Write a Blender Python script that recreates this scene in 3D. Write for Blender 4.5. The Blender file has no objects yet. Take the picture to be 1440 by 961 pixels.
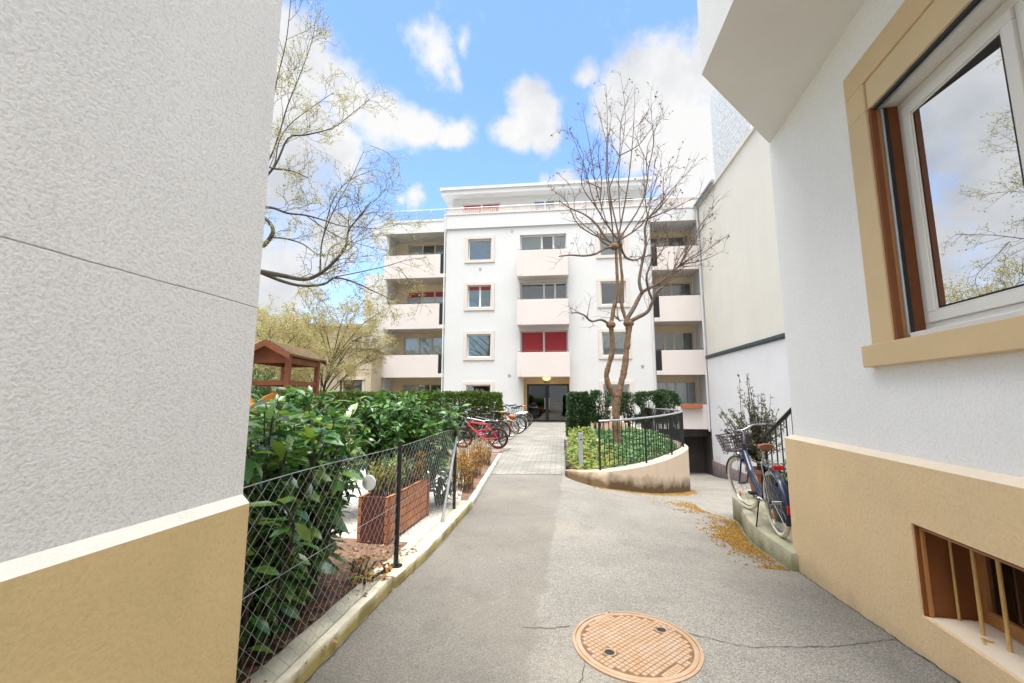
import bpy, bmesh, math, random
import numpy as np
from mathutils import Vector, Matrix, noise as mnoise
R = math.radians
random.seed(7)
C = bpy.context.scene.collection
F, HZ, CZ = 600.0, 560.0, 1.5
PITCH = math.atan((HZ - 480.5) / F)

# ------------------------------------------------------------------ helpers
def at(px, py, Y):
    """point seen at a photo pixel, Y metres in front of the camera"""
    x = (px - 720) / F; z = -(py - 480.5) / F
    r = (x, math.cos(PITCH) - math.sin(PITCH) * z, math.sin(PITCH) + math.cos(PITCH) * z)
    t = Y / r[1]
    return Vector((r[0] * t, Y, CZ + r[2] * t))

class Fr:
    """a vertical frame: s along the wall, d into it, z up"""
    def __init__(self, o, a, into):
        self.o = Vector((o[0], o[1], 0)); self.e1 = Vector((a[0], a[1], 0)).normalized(); self.e2 = Vector((into[0], into[1], 0)).normalized()
    def __call__(self, s, d, z):
        return self.o + self.e1 * s + self.e2 * d + Vector((0, 0, z))

class MB:
    def __init__(self): self.v = []; self.f = []
    def add(self, vs, fs):
        n = len(self.v); self.v.extend([tuple(v) for v in vs]); self.f.extend([tuple(i + n for i in f) for f in fs]); return self
    def box8(self, p):
        return self.add(p, [(0,1,2,3),(7,6,5,4),(0,4,5,1),(1,5,6,2),(2,6,7,3),(3,7,4,0)])
    def box(self, x0, x1, y0, y1, z0, z1):
        return self.box8([(x0,y0,z0),(x1,y0,z0),(x1,y1,z0),(x0,y1,z0),(x0,y0,z1),(x1,y0,z1),(x1,y1,z1),(x0,y1,z1)])
    def fbox(self, fr, s0, s1, d0, d1, z0, z1):
        return self.box8([fr(s0,d0,z0),fr(s1,d0,z0),fr(s1,d1,z0),fr(s0,d1,z0),fr(s0,d0,z1),fr(s1,d0,z1),fr(s1,d1,z1),fr(s0,d1,z1)])
    def ring(self, fr, s0, s1, z0, z1, w, d0, d1, wb=None, wt=None):
        """rectangular frame, butted pieces, outer size s0..s1 z0..z1"""
        wb = w if wb is None else wb; wt = w if wt is None else wt
        self.fbox(fr, s0, s1, d0, d1, z0, z0 + wb); self.fbox(fr, s0, s1, d0, d1, z1 - wt, z1)
        self.fbox(fr, s0, s0 + w, d0, d1, z0 + wb, z1 - wt); self.fbox(fr, s1 - w, s1, d0, d1, z0 + wb, z1 - wt); return self
    def prism(self, poly, z0, z1):
        n = len(poly)
        zz0 = z0 if callable(z0) else (lambda x, y: z0)
        zz1 = z1 if callable(z1) else (lambda x, y: z1)
        vs = [(x, y, zz0(x, y)) for x, y in poly] + [(x, y, zz1(x, y)) for x, y in poly]
        fs = [tuple(range(n))[::-1], tuple(range(n, 2 * n))] + [(i, (i + 1) % n, n + (i + 1) % n, n + i) for i in range(n)]
        return self.add(vs, fs)
    def tube(self, pts, rad, n=6, cap=True, closed=False):
        pts = [Vector(p) for p in pts]; m = len(pts)
        rs = rad if isinstance(rad, (list, tuple)) else [rad] * m
        up = None; vs = []
        for i in range(m):
            if closed: t = pts[(i + 1) % m] - pts[i - 1]
            else: t = pts[min(i + 1, m - 1)] - pts[max(i - 1, 0)]
            if t.length < 1e-9: t = Vector((0, 0, 1))
            t.normalize()
            if up is None:
                a = Vector((0, 0, 1)) if abs(t.z) < .9 else Vector((1, 0, 0)); up = t.cross(a).normalized()
            else:
                up = up - t * up.dot(t)
                if up.length < 1e-6: up = t.orthogonal()
                up.normalize()
            w = t.cross(up)
            for k in range(n):
                a = 2 * math.pi * k / n
                vs.append(pts[i] + (up * math.cos(a) + w * math.sin(a)) * rs[i])
        fs = []
        for i in range(m if closed else m - 1):
            j = (i + 1) % m
            for k in range(n):
                fs.append((i * n + k, i * n + (k + 1) % n, j * n + (k + 1) % n, j * n + k))
        if cap and not closed: fs += [tuple(range(n))[::-1], tuple(range((m - 1) * n, m * n))]
        return self.add(vs, fs)
    def lathe(self, prof, c=(0,0,0), n=24, M=None):
        vs = []; m = len(prof)
        for r, z in prof:
            for k in range(n):
                a = 2 * math.pi * k / n; p = Vector((r * math.cos(a), r * math.sin(a), z))
                if M is not None: p = M @ p
                vs.append(p + Vector(c))
        fs = [(i*n+k, i*n+(k+1)%n, (i+1)*n+(k+1)%n, (i+1)*n+k) for i in range(m-1) for k in range(n)]
        if prof[0][0] > 1e-6: fs.append(tuple(range(n))[::-1])
        if prof[-1][0] > 1e-6: fs.append(tuple(range((m-1)*n, m*n)))
        return self.add(vs, fs)
    def ball(self, c, r, n=8, sq=(1,1,1)):
        vs = []; fs = []; m = n // 2 + 1
        for i in range(m + 1):
            th = math.pi * i / m
            for k in range(n):
                a = 2 * math.pi * k / n
                vs.append((c[0]+r*sq[0]*math.sin(th)*math.cos(a), c[1]+r*sq[1]*math.sin(th)*math.sin(a), c[2]+r*sq[2]*math.cos(th)))
        for i in range(m):
            for k in range(n): fs.append((i*n+k, (i+1)*n+k, (i+1)*n+(k+1)%n, i*n+(k+1)%n))
        return self.add(vs, fs)
    def leaf(self, p, d, up, L, W, droop=.15, fold=.25):
        """8-point leaf blade with a midrib fold and a drooping tip"""
        d = Vector(d).normalized(); s = d.cross(Vector(up))
        if s.length < 1e-4: s = d.orthogonal()
        s.normalize(); u = s.cross(d); p = Vector(p)
        c = [p, p + d*L*.35 - u*droop*L*.1, p + d*L*.7 - u*droop*L*.45, p + d*L - u*droop*L]
        l1, r1 = c[1] + s*W*.46 + u*fold*W*.5, c[1] - s*W*.46 + u*fold*W*.5
        l2, r2 = c[2] + s*W*.40 + u*fold*W*.4, c[2] - s*W*.40 + u*fold*W*.4
        return self.add([c[0], c[1], c[2], c[3], l1, r1, l2, r2],
                        [(0,1,4),(0,5,1),(1,2,6,4),(1,5,7,2),(2,3,6),(2,7,3)])
    def dleaf(self, p, d, up, L, W):
        d = Vector(d).normalized(); s = d.cross(Vector(up))
        if s.length < 1e-4: s = d.orthogonal()
        s.normalize(); p = Vector(p); u = s.cross(d)
        return self.add([p, p + d*L*.5 + s*W*.5 + u*W*.15, p + d*L, p + d*L*.5 - s*W*.5 + u*W*.15], [(0,1,2),(0,2,3)])

ORG = {}
def obj(name, mb, mat, parent=None, smooth=False, org=None, recalc=True, bevel=0):
    if parent is not None: o0 = ORG[parent.name]
    elif org is not None: o0 = Vector(org)
    else:
        xs = [v[0] for v in mb.v]; ys = [v[1] for v in mb.v]; zs = [v[2] for v in mb.v]
        o0 = Vector(((min(xs)+max(xs))/2, (min(ys)+max(ys))/2, min(zs)))
    me = bpy.data.meshes.new(name)
    me.from_pydata([(v[0]-o0.x, v[1]-o0.y, v[2]-o0.z) for v in mb.v], [], mb.f)
    if recalc or smooth:
        bm = bmesh.new(); bm.from_mesh(me)
        if recalc: bmesh.ops.recalc_face_normals(bm, faces=bm.faces)
        bm.to_mesh(me); bm.free()
    if smooth:
        me.polygons.foreach_set('use_smooth', [True] * len(me.polygons))
        try: me.set_sharp_from_angle(angle=R(45))
        except Exception: pass
    me.materials.append(mat); me.update()
    o = bpy.data.objects.new(name, me); C.objects.link(o)
    if parent is not None: o.parent = parent
    else: o.location = o0
    if bevel:
        b = o.modifiers.new('bevel', 'BEVEL'); b.width = bevel; b.segments = 2; b.limit_method = 'ANGLE'; b.angle_limit = R(40)
    ORG[o.name] = o0
    return o
def tag(o, label=None, cat=None, group=None, kind=None):
    if label: o['label'] = label
    if cat: o['category'] = cat
    if group: o['group'] = group
    if kind: o['kind'] = kind
    return o
def empty(name, loc, label, cat, group=None):
    o = bpy.data.objects.new(name, None); C.objects.link(o); o.location = loc; o.empty_display_size = .2
    ORG[o.name] = Vector(loc); return tag(o, label, cat, group)
def structure(name, mb, mat, **k): return tag(obj(name, mb, mat, **k), kind='structure')

# ------------------------------------------------------------------ materials
def mat(name, col, rough=.7, var=.12, scale=6, bump=0, bscale=40, metal=0, col2=None, spec=.5, detail=6, bdist=.01, coat=0):
    m = bpy.data.materials.new(name); m.use_nodes = True; nt = m.node_tree; N = nt.nodes; L = nt.links
    b = N['Principled BSDF']; b.inputs['Roughness'].default_value = rough; b.inputs['Metallic'].default_value = metal
    b.inputs['Specular IOR Level'].default_value = spec; b.inputs['Coat Weight'].default_value = coat
    tc = N.new('ShaderNodeTexCoord')
    nz = N.new('ShaderNodeTexNoise'); nz.inputs['Scale'].default_value = scale; nz.inputs['Detail'].default_value = detail
    nz.inputs['Roughness'].default_value = .65
    L.new(tc.outputs['Object'], nz.inputs['Vector'])
    rp = N.new('ShaderNodeValToRGB'); rp.color_ramp.elements[0].position = .3; rp.color_ramp.elements[1].position = .7
    c2 = col2 or tuple(min(1, c * (1 + var)) for c in col)
    c1 = col if col2 else tuple(c * (1 - var) for c in col)
    rp.color_ramp.elements[0].color = (*c1, 1); rp.color_ramp.elements[1].color = (*c2, 1)
    L.new(nz.outputs['Fac'], rp.inputs['Fac']); L.new(rp.outputs['Color'], b.inputs['Base Color'])
    m['ramp'] = rp.name
    if bump:
        n2 = N.new('ShaderNodeTexNoise'); n2.inputs['Scale'].default_value = bscale; n2.inputs['Detail'].default_value = 5
        L.new(tc.outputs['Object'], n2.inputs['Vector'])
        bp = N.new('ShaderNodeBump'); bp.inputs['Strength'].default_value = bump; bp.inputs['Distance'].default_value = bdist
        L.new(n2.outputs['Fac'], bp.inputs['Height']); L.new(bp.outputs['Normal'], b.inputs['Normal'])
    return m
def leafmat(name, cols, rough=.4, trans=.25, spec=.5, vein=None):
    """each leaf (mesh island) takes its own tint"""
    m = bpy.data.materials.new(name); m.use_nodes = True; nt = m.node_tree; N = nt.nodes; L = nt.links
    b = N['Principled BSDF']; b.inputs['Roughness'].default_value = rough; b.inputs['Specular IOR Level'].default_value = spec
    g = N.new('ShaderNodeNewGeometry'); rp = N.new('ShaderNodeValToRGB')
    el = rp.color_ramp.elements; el[0].color = (*cols[0], 1); el[1].color = (*cols[-1], 1)
    for i, c in enumerate(cols[1:-1]):
        e = el.new((i + 1) / (len(cols) - 1)); e.color = (*c, 1)
    L.new(g.outputs['Random Per Island'], rp.inputs['Fac'])
    out = rp.outputs['Color']
    if vein:
        tc = N.new('ShaderNodeTexCoord'); nz = N.new('ShaderNodeTexNoise'); nz.inputs['Scale'].default_value = 90; nz.inputs['Detail'].default_value = 3
        L.new(tc.outputs['Object'], nz.inputs['Vector'])
        r2 = N.new('ShaderNodeValToRGB'); r2.color_ramp.elements[0].position = .6; r2.color_ramp.elements[1].position = .68
        L.new(nz.outputs['Fac'], r2.inputs['Fac'])
        ml = N.new('ShaderNodeMath'); ml.operation = 'MULTIPLY'; ml.inputs[1].default_value = .35
        L.new(r2.outputs['Color'], ml.inputs[0])
        mx = N.new('ShaderNodeMix'); mx.data_type = 'RGBA'; L.new(ml.outputs[0], mx.inputs['Factor'])
        L.new(out, mx.inputs[6]); mx.inputs[7].default_value = (*vein, 1); out = mx.outputs[2]
    L.new(out, b.inputs['Base Color'])
    t = N.new('ShaderNodeBsdfTranslucent'); hs = N.new('ShaderNodeHueSaturation'); hs.inputs['Value'].default_value = 1.6; hs.inputs['Saturation'].default_value = 1.1
    L.new(out, hs.inputs['Color']); L.new(hs.outputs['Color'], t.inputs['Color'])
    ms = N.new('ShaderNodeMixShader'); ms.inputs[0].default_value = trans
    L.new(b.outputs[0], ms.inputs[1]); L.new(t.outputs[0], ms.inputs[2]); L.new(ms.outputs[0], N['Material Output'].inputs['Surface'])
    return m
def glassmat(name, refl=.35, tint=(.9,.95,.95), rough=.01):
    m = bpy.data.materials.new(name); m.use_nodes = True; nt = m.node_tree; N = nt.nodes; L = nt.links
    N.remove(N['Principled BSDF'])
    gl = N.new('ShaderNodeBsdfGlossy'); gl.inputs['Roughness'].default_value = rough; gl.inputs['Color'].default_value = (.95,.97,1,1)
    tr = N.new('ShaderNodeBsdfTransparent'); tr.inputs['Color'].default_value = (*tint, 1)
    fr = N.new('ShaderNodeFresnel'); fr.inputs['IOR'].default_value = 1.5
    mp = N.new('ShaderNodeMapRange'); mp.inputs['From Min'].default_value = 0; mp.inputs['From Max'].default_value = 1
    mp.inputs['To Min'].default_value = refl; mp.inputs['To Max'].default_value = 1
    L.new(fr.outputs[0], mp.inputs['Value'])
    ms = N.new('ShaderNodeMixShader'); L.new(mp.outputs[0], ms.inputs[0]); L.new(tr.outputs[0], ms.inputs[1]); L.new(gl.outputs[0], ms.inputs[2])
    L.new(ms.outputs[0], N['Material Output'].inputs['Surface'])
    return m
def wallmat(name, col, var=.05, scale=1.2, bump=.35, bscale=70, bdist=.006, streak=.0, streakcol=(.3,.27,.22), seam=None, zdirt=None, pit_shade=0):
    """rendered wall: trowelled grain, faint mottling, optional vertical run-off stains and a hairline crack at height seam"""
    m = mat(name, col, .9, var, scale, 0, spec=.2)
    nt = m.node_tree; N = nt.nodes; L = nt.links; b = N['Principled BSDF']
    geo = N.new('ShaderNodeNewGeometry')
    n1 = N.new('ShaderNodeTexNoise'); n1.inputs['Scale'].default_value = bscale; n1.inputs['Detail'].default_value = 3; n1.inputs['Roughness'].default_value = .6
    n2 = N.new('ShaderNodeTexNoise'); n2.inputs['Scale'].default_value = bscale * .16; n2.inputs['Detail'].default_value = 3
    L.new(geo.outputs['Position'], n1.inputs['Vector']); L.new(geo.outputs['Position'], n2.inputs['Vector'])
    ad = N.new('ShaderNodeMath'); ad.operation = 'MULTIPLY_ADD'; ad.inputs[1].default_value = .35
    L.new(n2.outputs['Fac'], ad.inputs[0]); L.new(n1.outputs['Fac'], ad.inputs[2])
    hgt = ad.outputs[0]; colout = N[m['ramp']].outputs['Color']
    sp = N.new('ShaderNodeSeparateXYZ'); L.new(geo.outputs['Position'], sp.inputs[0])
    if pit_shade:   # darkens the low grain in colour, standing in for its fine self-shadow
        pr = N.new('ShaderNodeMapRange'); pr.inputs['From Min'].default_value = .36; pr.inputs['From Max'].default_value = .52; pr.inputs['To Min'].default_value = pit_shade; pr.inputs['To Max'].default_value = 0; L.new(n1.outputs['Fac'], pr.inputs['Value'])
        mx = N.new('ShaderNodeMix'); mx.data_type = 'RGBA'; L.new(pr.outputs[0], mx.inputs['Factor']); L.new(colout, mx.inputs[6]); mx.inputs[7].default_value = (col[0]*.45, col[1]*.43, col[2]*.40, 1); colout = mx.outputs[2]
    if seam is not None:
        nw = N.new('ShaderNodeTexNoise'); nw.inputs['Scale'].default_value = 4; nw.inputs['Detail'].default_value = 8; nw.inputs['Roughness'].default_value = .7
        L.new(geo.outputs['Position'], nw.inputs['Vector'])
        w = N.new('ShaderNodeMath'); w.operation = 'MULTIPLY_ADD'; w.inputs[1].default_value = .014; L.new(nw.outputs['Fac'], w.inputs[0]); L.new(sp.outputs['Z'], w.inputs[2])
        s = N.new('ShaderNodeMath'); s.operation = 'SUBTRACT'; s.inputs[1].default_value = seam + .007; L.new(w.outputs[0], s.inputs[0])
        a = N.new('ShaderNodeMath'); a.operation = 'ABSOLUTE'; L.new(s.outputs[0], a.inputs[0])
        mr = N.new('ShaderNodeMapRange'); mr.inputs['From Min'].default_value = .0008; mr.inputs['From Max'].default_value = .003
        mr.inputs['To Min'].default_value = 1; mr.inputs['To Max'].default_value = 0; L.new(a.outputs[0], mr.inputs['Value'])
        mx = N.new('ShaderNodeMix'); mx.data_type = 'RGBA'; L.new(mr.outputs[0], mx.inputs['Factor']); L.new(colout, mx.inputs[6]); mx.inputs[7].default_value = (.33,.32,.30,1)
        colout = mx.outputs[2]
        h2 = N.new('ShaderNodeMath'); h2.operation = 'MULTIPLY_ADD'; h2.inputs[1].default_value = -1.0; L.new(mr.outputs[0], h2.inputs[0]); L.new(hgt, h2.inputs[2]); hgt = h2.outputs[0]
    if streak:
        mpn = N.new('ShaderNodeMapping'); mpn.inputs['Scale'].default_value = (1.6, 1.6, .10); L.new(geo.outputs['Position'], mpn.inputs['Vector'])
        ns = N.new('ShaderNodeTexNoise'); ns.inputs['Scale'].default_value = 1.2; ns.inputs['Detail'].default_value = 7; ns.inputs['Roughness'].default_value = .6; L.new(mpn.outputs[0], ns.inputs['Vector'])
        r2 = N.new('ShaderNodeMapRange'); r2.inputs['From Min'].default_value = .45; r2.inputs['From Max'].default_value = .8; r2.inputs['To Max'].default_value = streak; L.new(ns.outputs['Fac'], r2.inputs['Value'])
        mx = N.new('ShaderNodeMix'); mx.data_type = 'RGBA'; L.new(r2.outputs[0], mx.inputs['Factor']); L.new(colout, mx.inputs[6]); mx.inputs[7].default_value = (*streakcol, 1)
        colout = mx.outputs[2]
    if zdirt:   # splash dirt rising from the ground with a ragged edge: (z0, z1, colour, amount)
        nd = N.new('ShaderNodeTexNoise'); nd.inputs['Scale'].default_value = 5; nd.inputs['Detail'].default_value = 8; L.new(geo.outputs['Position'], nd.inputs['Vector'])
        w = N.new('ShaderNodeMath'); w.operation = 'MULTIPLY_ADD'; w.inputs[1].default_value = -(zdirt[1] - zdirt[0]) * 1.6; L.new(nd.outputs['Fac'], w.inputs[0]); L.new(sp.outputs['Z'], w.inputs[2])
        zs = w.outputs[0]
        if len(zdirt) > 4:  # ground falls along x
            w2 = N.new('ShaderNodeMath'); w2.operation = 'MULTIPLY_ADD'; w2.inputs[1].default_value = zdirt[4]; L.new(sp.outputs['X'], w2.inputs[0]); L.new(zs, w2.inputs[2]); zs = w2.outputs[0]
        r2 = N.new('ShaderNodeMapRange'); r2.inputs['From Min'].default_value = zdirt[0] - .8*(zdirt[1]-zdirt[0]); r2.inputs['From Max'].default_value = zdirt[1] - .8*(zdirt[1]-zdirt[0])
        r2.inputs['To Min'].default_value = zdirt[3]; r2.inputs['To Max'].default_value = 0; L.new(zs, r2.inputs['Value'])
        mx = N.new('ShaderNodeMix'); mx.data_type = 'RGBA'; L.new(r2.outputs[0], mx.inputs['Factor']); L.new(colout, mx.inputs[6]); mx.inputs[7].default_value = (*zdirt[2], 1)
        colout = mx.outputs[2]
    L.new(colout, b.inputs['Base Color'])
    bp = N.new('ShaderNodeBump'); bp.inputs['Strength'].default_value = bump; bp.inputs['Distance'].default_value = bdist
    L.new(hgt, bp.inputs['Height']); L.new(bp.outputs['Normal'], b.inputs['Normal'])
    return m

M = {}
M['stucco_grey'] = wallmat('stucco_grey', (.78,.783,.78), .05, .9, .42, 105, .006, seam=1.84, pit_shade=.26, streak=.10, streakcol=(.5,.48,.44))
M['stucco_white'] = wallmat('stucco_white', (.81,.80,.78), .03, .8, .7, 62, .006, pit_shade=.12, streak=.10, streakcol=(.6,.57,.52))
M['tan_plinth'] = wallmat('tan_plinth', (.65,.495,.26), .07, 2.2, .3, 70, .005, pit_shade=.12, streak=.12, streakcol=(.55,.45,.28))
M['tan_plinth_r'] = wallmat('tan_plinth_r', (.71,.525,.305), .06, 1.8, .6, 45, .006, pit_shade=.12, streak=.16, streakcol=(.66,.55,.38), zdirt=(-.12,.13,(.36,.28,.17),.6))
M['cap_white'] = wallmat('cap_white', (.78,.75,.68), .05, 4, .4, 60, .005)
M['cap_cream'] = wallmat('cap_cream', (.74,.62,.47), .05, 4, .4, 60, .005)
M['facade'] = wallmat('facade', (.57,.57,.565), .04, .5, .2, 30, .004, streak=.18, streakcol=(.6,.57,.52))
M['cream'] = wallmat('cream', (.66,.55,.38), .05, .8, .15, 30, .004)
M['balcony'] = wallmat('balcony', (.60,.545,.515), .03, .8, .12, 30, .003, streak=.10, streakcol=(.55,.48,.43))
M['surround'] = wallmat('surround', (.57,.515,.47), .04, 2, .1, 40, .003)
M['beige'] = wallmat('beige', (.71,.68,.61), .05, .35, .2, 14, .006, streak=.07, streakcol=(.44,.39,.30))
M['lower_white'] = wallmat('lower_white', (.74,.75,.77), .04, .7, .15, 30, .004, zdirt=(-2.2,-1.3,(.28,.25,.25),.7))
M['base_mauve'] = wallmat('base_mauve', (.34,.27,.27), .15, 2, .3, 30, .005, zdirt=(-2.2,-1.5,(.12,.1,.1),.9))
M['ochre'] = wallmat('ochre', (.42,.36,.25), .08, 1.2, .3, 20, .006)
M['annex'] = wallmat('annex', (.52,.44,.33), .06, .6, .3, 20, .006, streak=.25)
M['tan_trim'] = mat('tan_trim', (.60,.44,.245), .6, .05, 3)
M['tan_trim_top'] = mat('tan_trim_top', (.60,.455,.26), .6, .05, 3)
M['bay_soffit'] = wallmat('bay_soffit', (.74,.73,.71), .05, .9, .15, 60, .004)
M['reveal'] = mat('reveal', (.20,.062,.014), .55, .15, 8)
M['reveal_light'] = mat('reveal_light', (.42,.19,.06), .5, .1, 8)
M['bar'] = mat('bar', (.56,.35,.12), .5, .15, 20, .3, 60)
M['winframe'] = mat('winframe', (.74,.71,.66), .35, .03, 3)
M['winframe_beige'] = mat('winframe_beige', (.60,.51,.40), .4, .04, 3)
M['alu'] = mat('alu', (.55,.58,.6), .35, .08, 10, metal=.7)
M['rubber'] = mat('rubber', (.014,.014,.014), .6, .2, 20)
M['black'] = mat('black_paint', (.012,.012,.014), .35, .2, 20)
M['iron'] = mat('iron', (.02,.019,.018), .5, .3, 20)
M['galv'] = mat('galvanised', (.42,.43,.44), .4, .15, 20, metal=.6)
M['flash'] = mat('flashing', (.035,.06,.065), .5, .35, 3)
M['slate'] = mat('roof_grey', (.33,.34,.35), .7, .1, 3)
M['glass_near'] = glassmat('glass_near', .74, (.75,.8,.8))
M['glass'] = glassmat('glass', .10, (.82,.86,.86), .015)
M['glass_door'] = glassmat('glass_door', .06, (.35,.36,.36), .02)
M['glass_clear'] = glassmat('glass_clear', .06, (.88,.94,.95), .02)
M['curtain'] = mat('curtain', (.78,.77,.73), .9, .06, 3)
M['curtain_green'] = mat('curtain_green', (.50,.58,.52), .9, .1, 3)
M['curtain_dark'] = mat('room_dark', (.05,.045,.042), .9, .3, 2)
M['red_blind'] = mat('red_blind', (.36,.022,.028), .6, .08, 3)
M['fabric_screen'] = mat('fabric_screen', (.66,.57,.50), .85, .05, 3)
_t = M['fabric_screen'].node_tree; _b = _t.nodes['Principled BSDF']; _b.inputs['Alpha'].default_value = .55
M['wood_red'] = mat('wood_red', (.20,.062,.024), .6, .25, 4, .3, 30)
M['asphalt_crack'] = mat('crack_dark', (.035,.03,.024), .95, .3, 20)
M['kerb'] = wallmat('kerb', (.60,.55,.42), .16, 5, .8, 45, .008, zdirt=(.045,.10,(.30,.235,.06),.9))
M['kerb2'] = mat('kerb_pale', (.46,.43,.38), .9, .2, 6, .4, 60)
M['soil'] = mat('soil', (.10,.055,.035), .95, .4, 12, .9, 50, col2=(.24,.145,.09))
M['concrete_moss'] = mat('concrete_moss', (.20,.20,.12), .9, .2, 2.5, .5, 40, col2=(.38,.37,.29))
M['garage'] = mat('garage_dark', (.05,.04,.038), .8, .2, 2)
M['bark_left'] = mat('bark_dark', (.028,.024,.018), .9, .3, 20, .5, 60, col2=(.085,.075,.05))
M['bark'] = mat('bark_tan', (.075,.043,.022), .9, .3, 22, 1.0, 40, col2=(.235,.135,.068), bdist=.03)
M['bark_limb'] = mat('bark_limb', (.06,.042,.03), .9, .3, 14, .8, 45, col2=(.17,.115,.075), bdist=.02)
M['twig_grey'] = mat('twig_grey', (.085,.07,.05), .85, .2, 9, col2=(.16,.135,.09))
M['twig'] = mat('twig_brown', (.075,.048,.032), .85, .2, 9, col2=(.15,.10,.07))
M['stem_dark'] = mat('stem_dark', (.05,.04,.022), .85, .2, 9)
M['leaf_laurel'] = leafmat('leaf_laurel', [(.018,.06,.018),(.035,.105,.025),(.06,.155,.035),(.09,.19,.04),(.24,.33,.06)], .18, .25, .8, vein=(.24,.34,.10))
M['leaf_laurel_far'] = leafmat('leaf_laurel_far', [(.022,.07,.018),(.045,.125,.028),(.085,.19,.036),(.17,.28,.07)], .26, .25, .6)
M['leaf_yew'] = leafmat('leaf_yew', [(.045,.085,.018),(.08,.13,.028),(.14,.19,.045)], .5, .2, .3)
M['leaf_dark'] = leafmat('leaf_dark', [(.022,.05,.018),(.035,.075,.024),(.06,.11,.034)], .5, .2, .4)
M['leaf_ivy'] = leafmat('leaf_ivy', [(.045,.11,.04),(.08,.18,.055),(.15,.25,.08)], .35, .2, .5)
M['leaf_lime'] = leafmat('leaf_lime', [(.18,.22,.035),(.28,.30,.055),(.32,.26,.07)], .5, .4, .3)
M['leaf_olive'] = leafmat('leaf_olive', [(.05,.065,.035),(.09,.11,.06),(.14,.15,.09),(.13,.09,.03)], .4, .2, .4)
M['leaf_spring'] = leafmat('leaf_spring', [(.34,.29,.09),(.42,.38,.14),(.32,.32,.10),(.18,.13,.06)], .6, .45, .2)
M['leaf_willow'] = leafmat('leaf_willow', [(.38,.33,.16),(.48,.42,.23),(.36,.34,.17),(.25,.19,.10)], .6, .45, .2)
M['leaf_rust'] = leafmat('leaf_rust', [(.34,.11,.03),(.45,.19,.05),(.40,.28,.06),(.24,.26,.05)], .6, .35, .3)
M['leaf_litter'] = leafmat('leaf_litter', [(.16,.055,.02),(.30,.12,.05),(.38,.25,.13),(.12,.06,.03)], .8, .1, .2)
M['moss'] = leafmat('moss', [(.26,.13,.025),(.34,.18,.035),(.16,.09,.03),(.26,.19,.05)], .9, .1, .1)
M['pods'] = leafmat('pods', [(.14,.07,.035),(.22,.13,.08)], .8, .2, .2)
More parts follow.
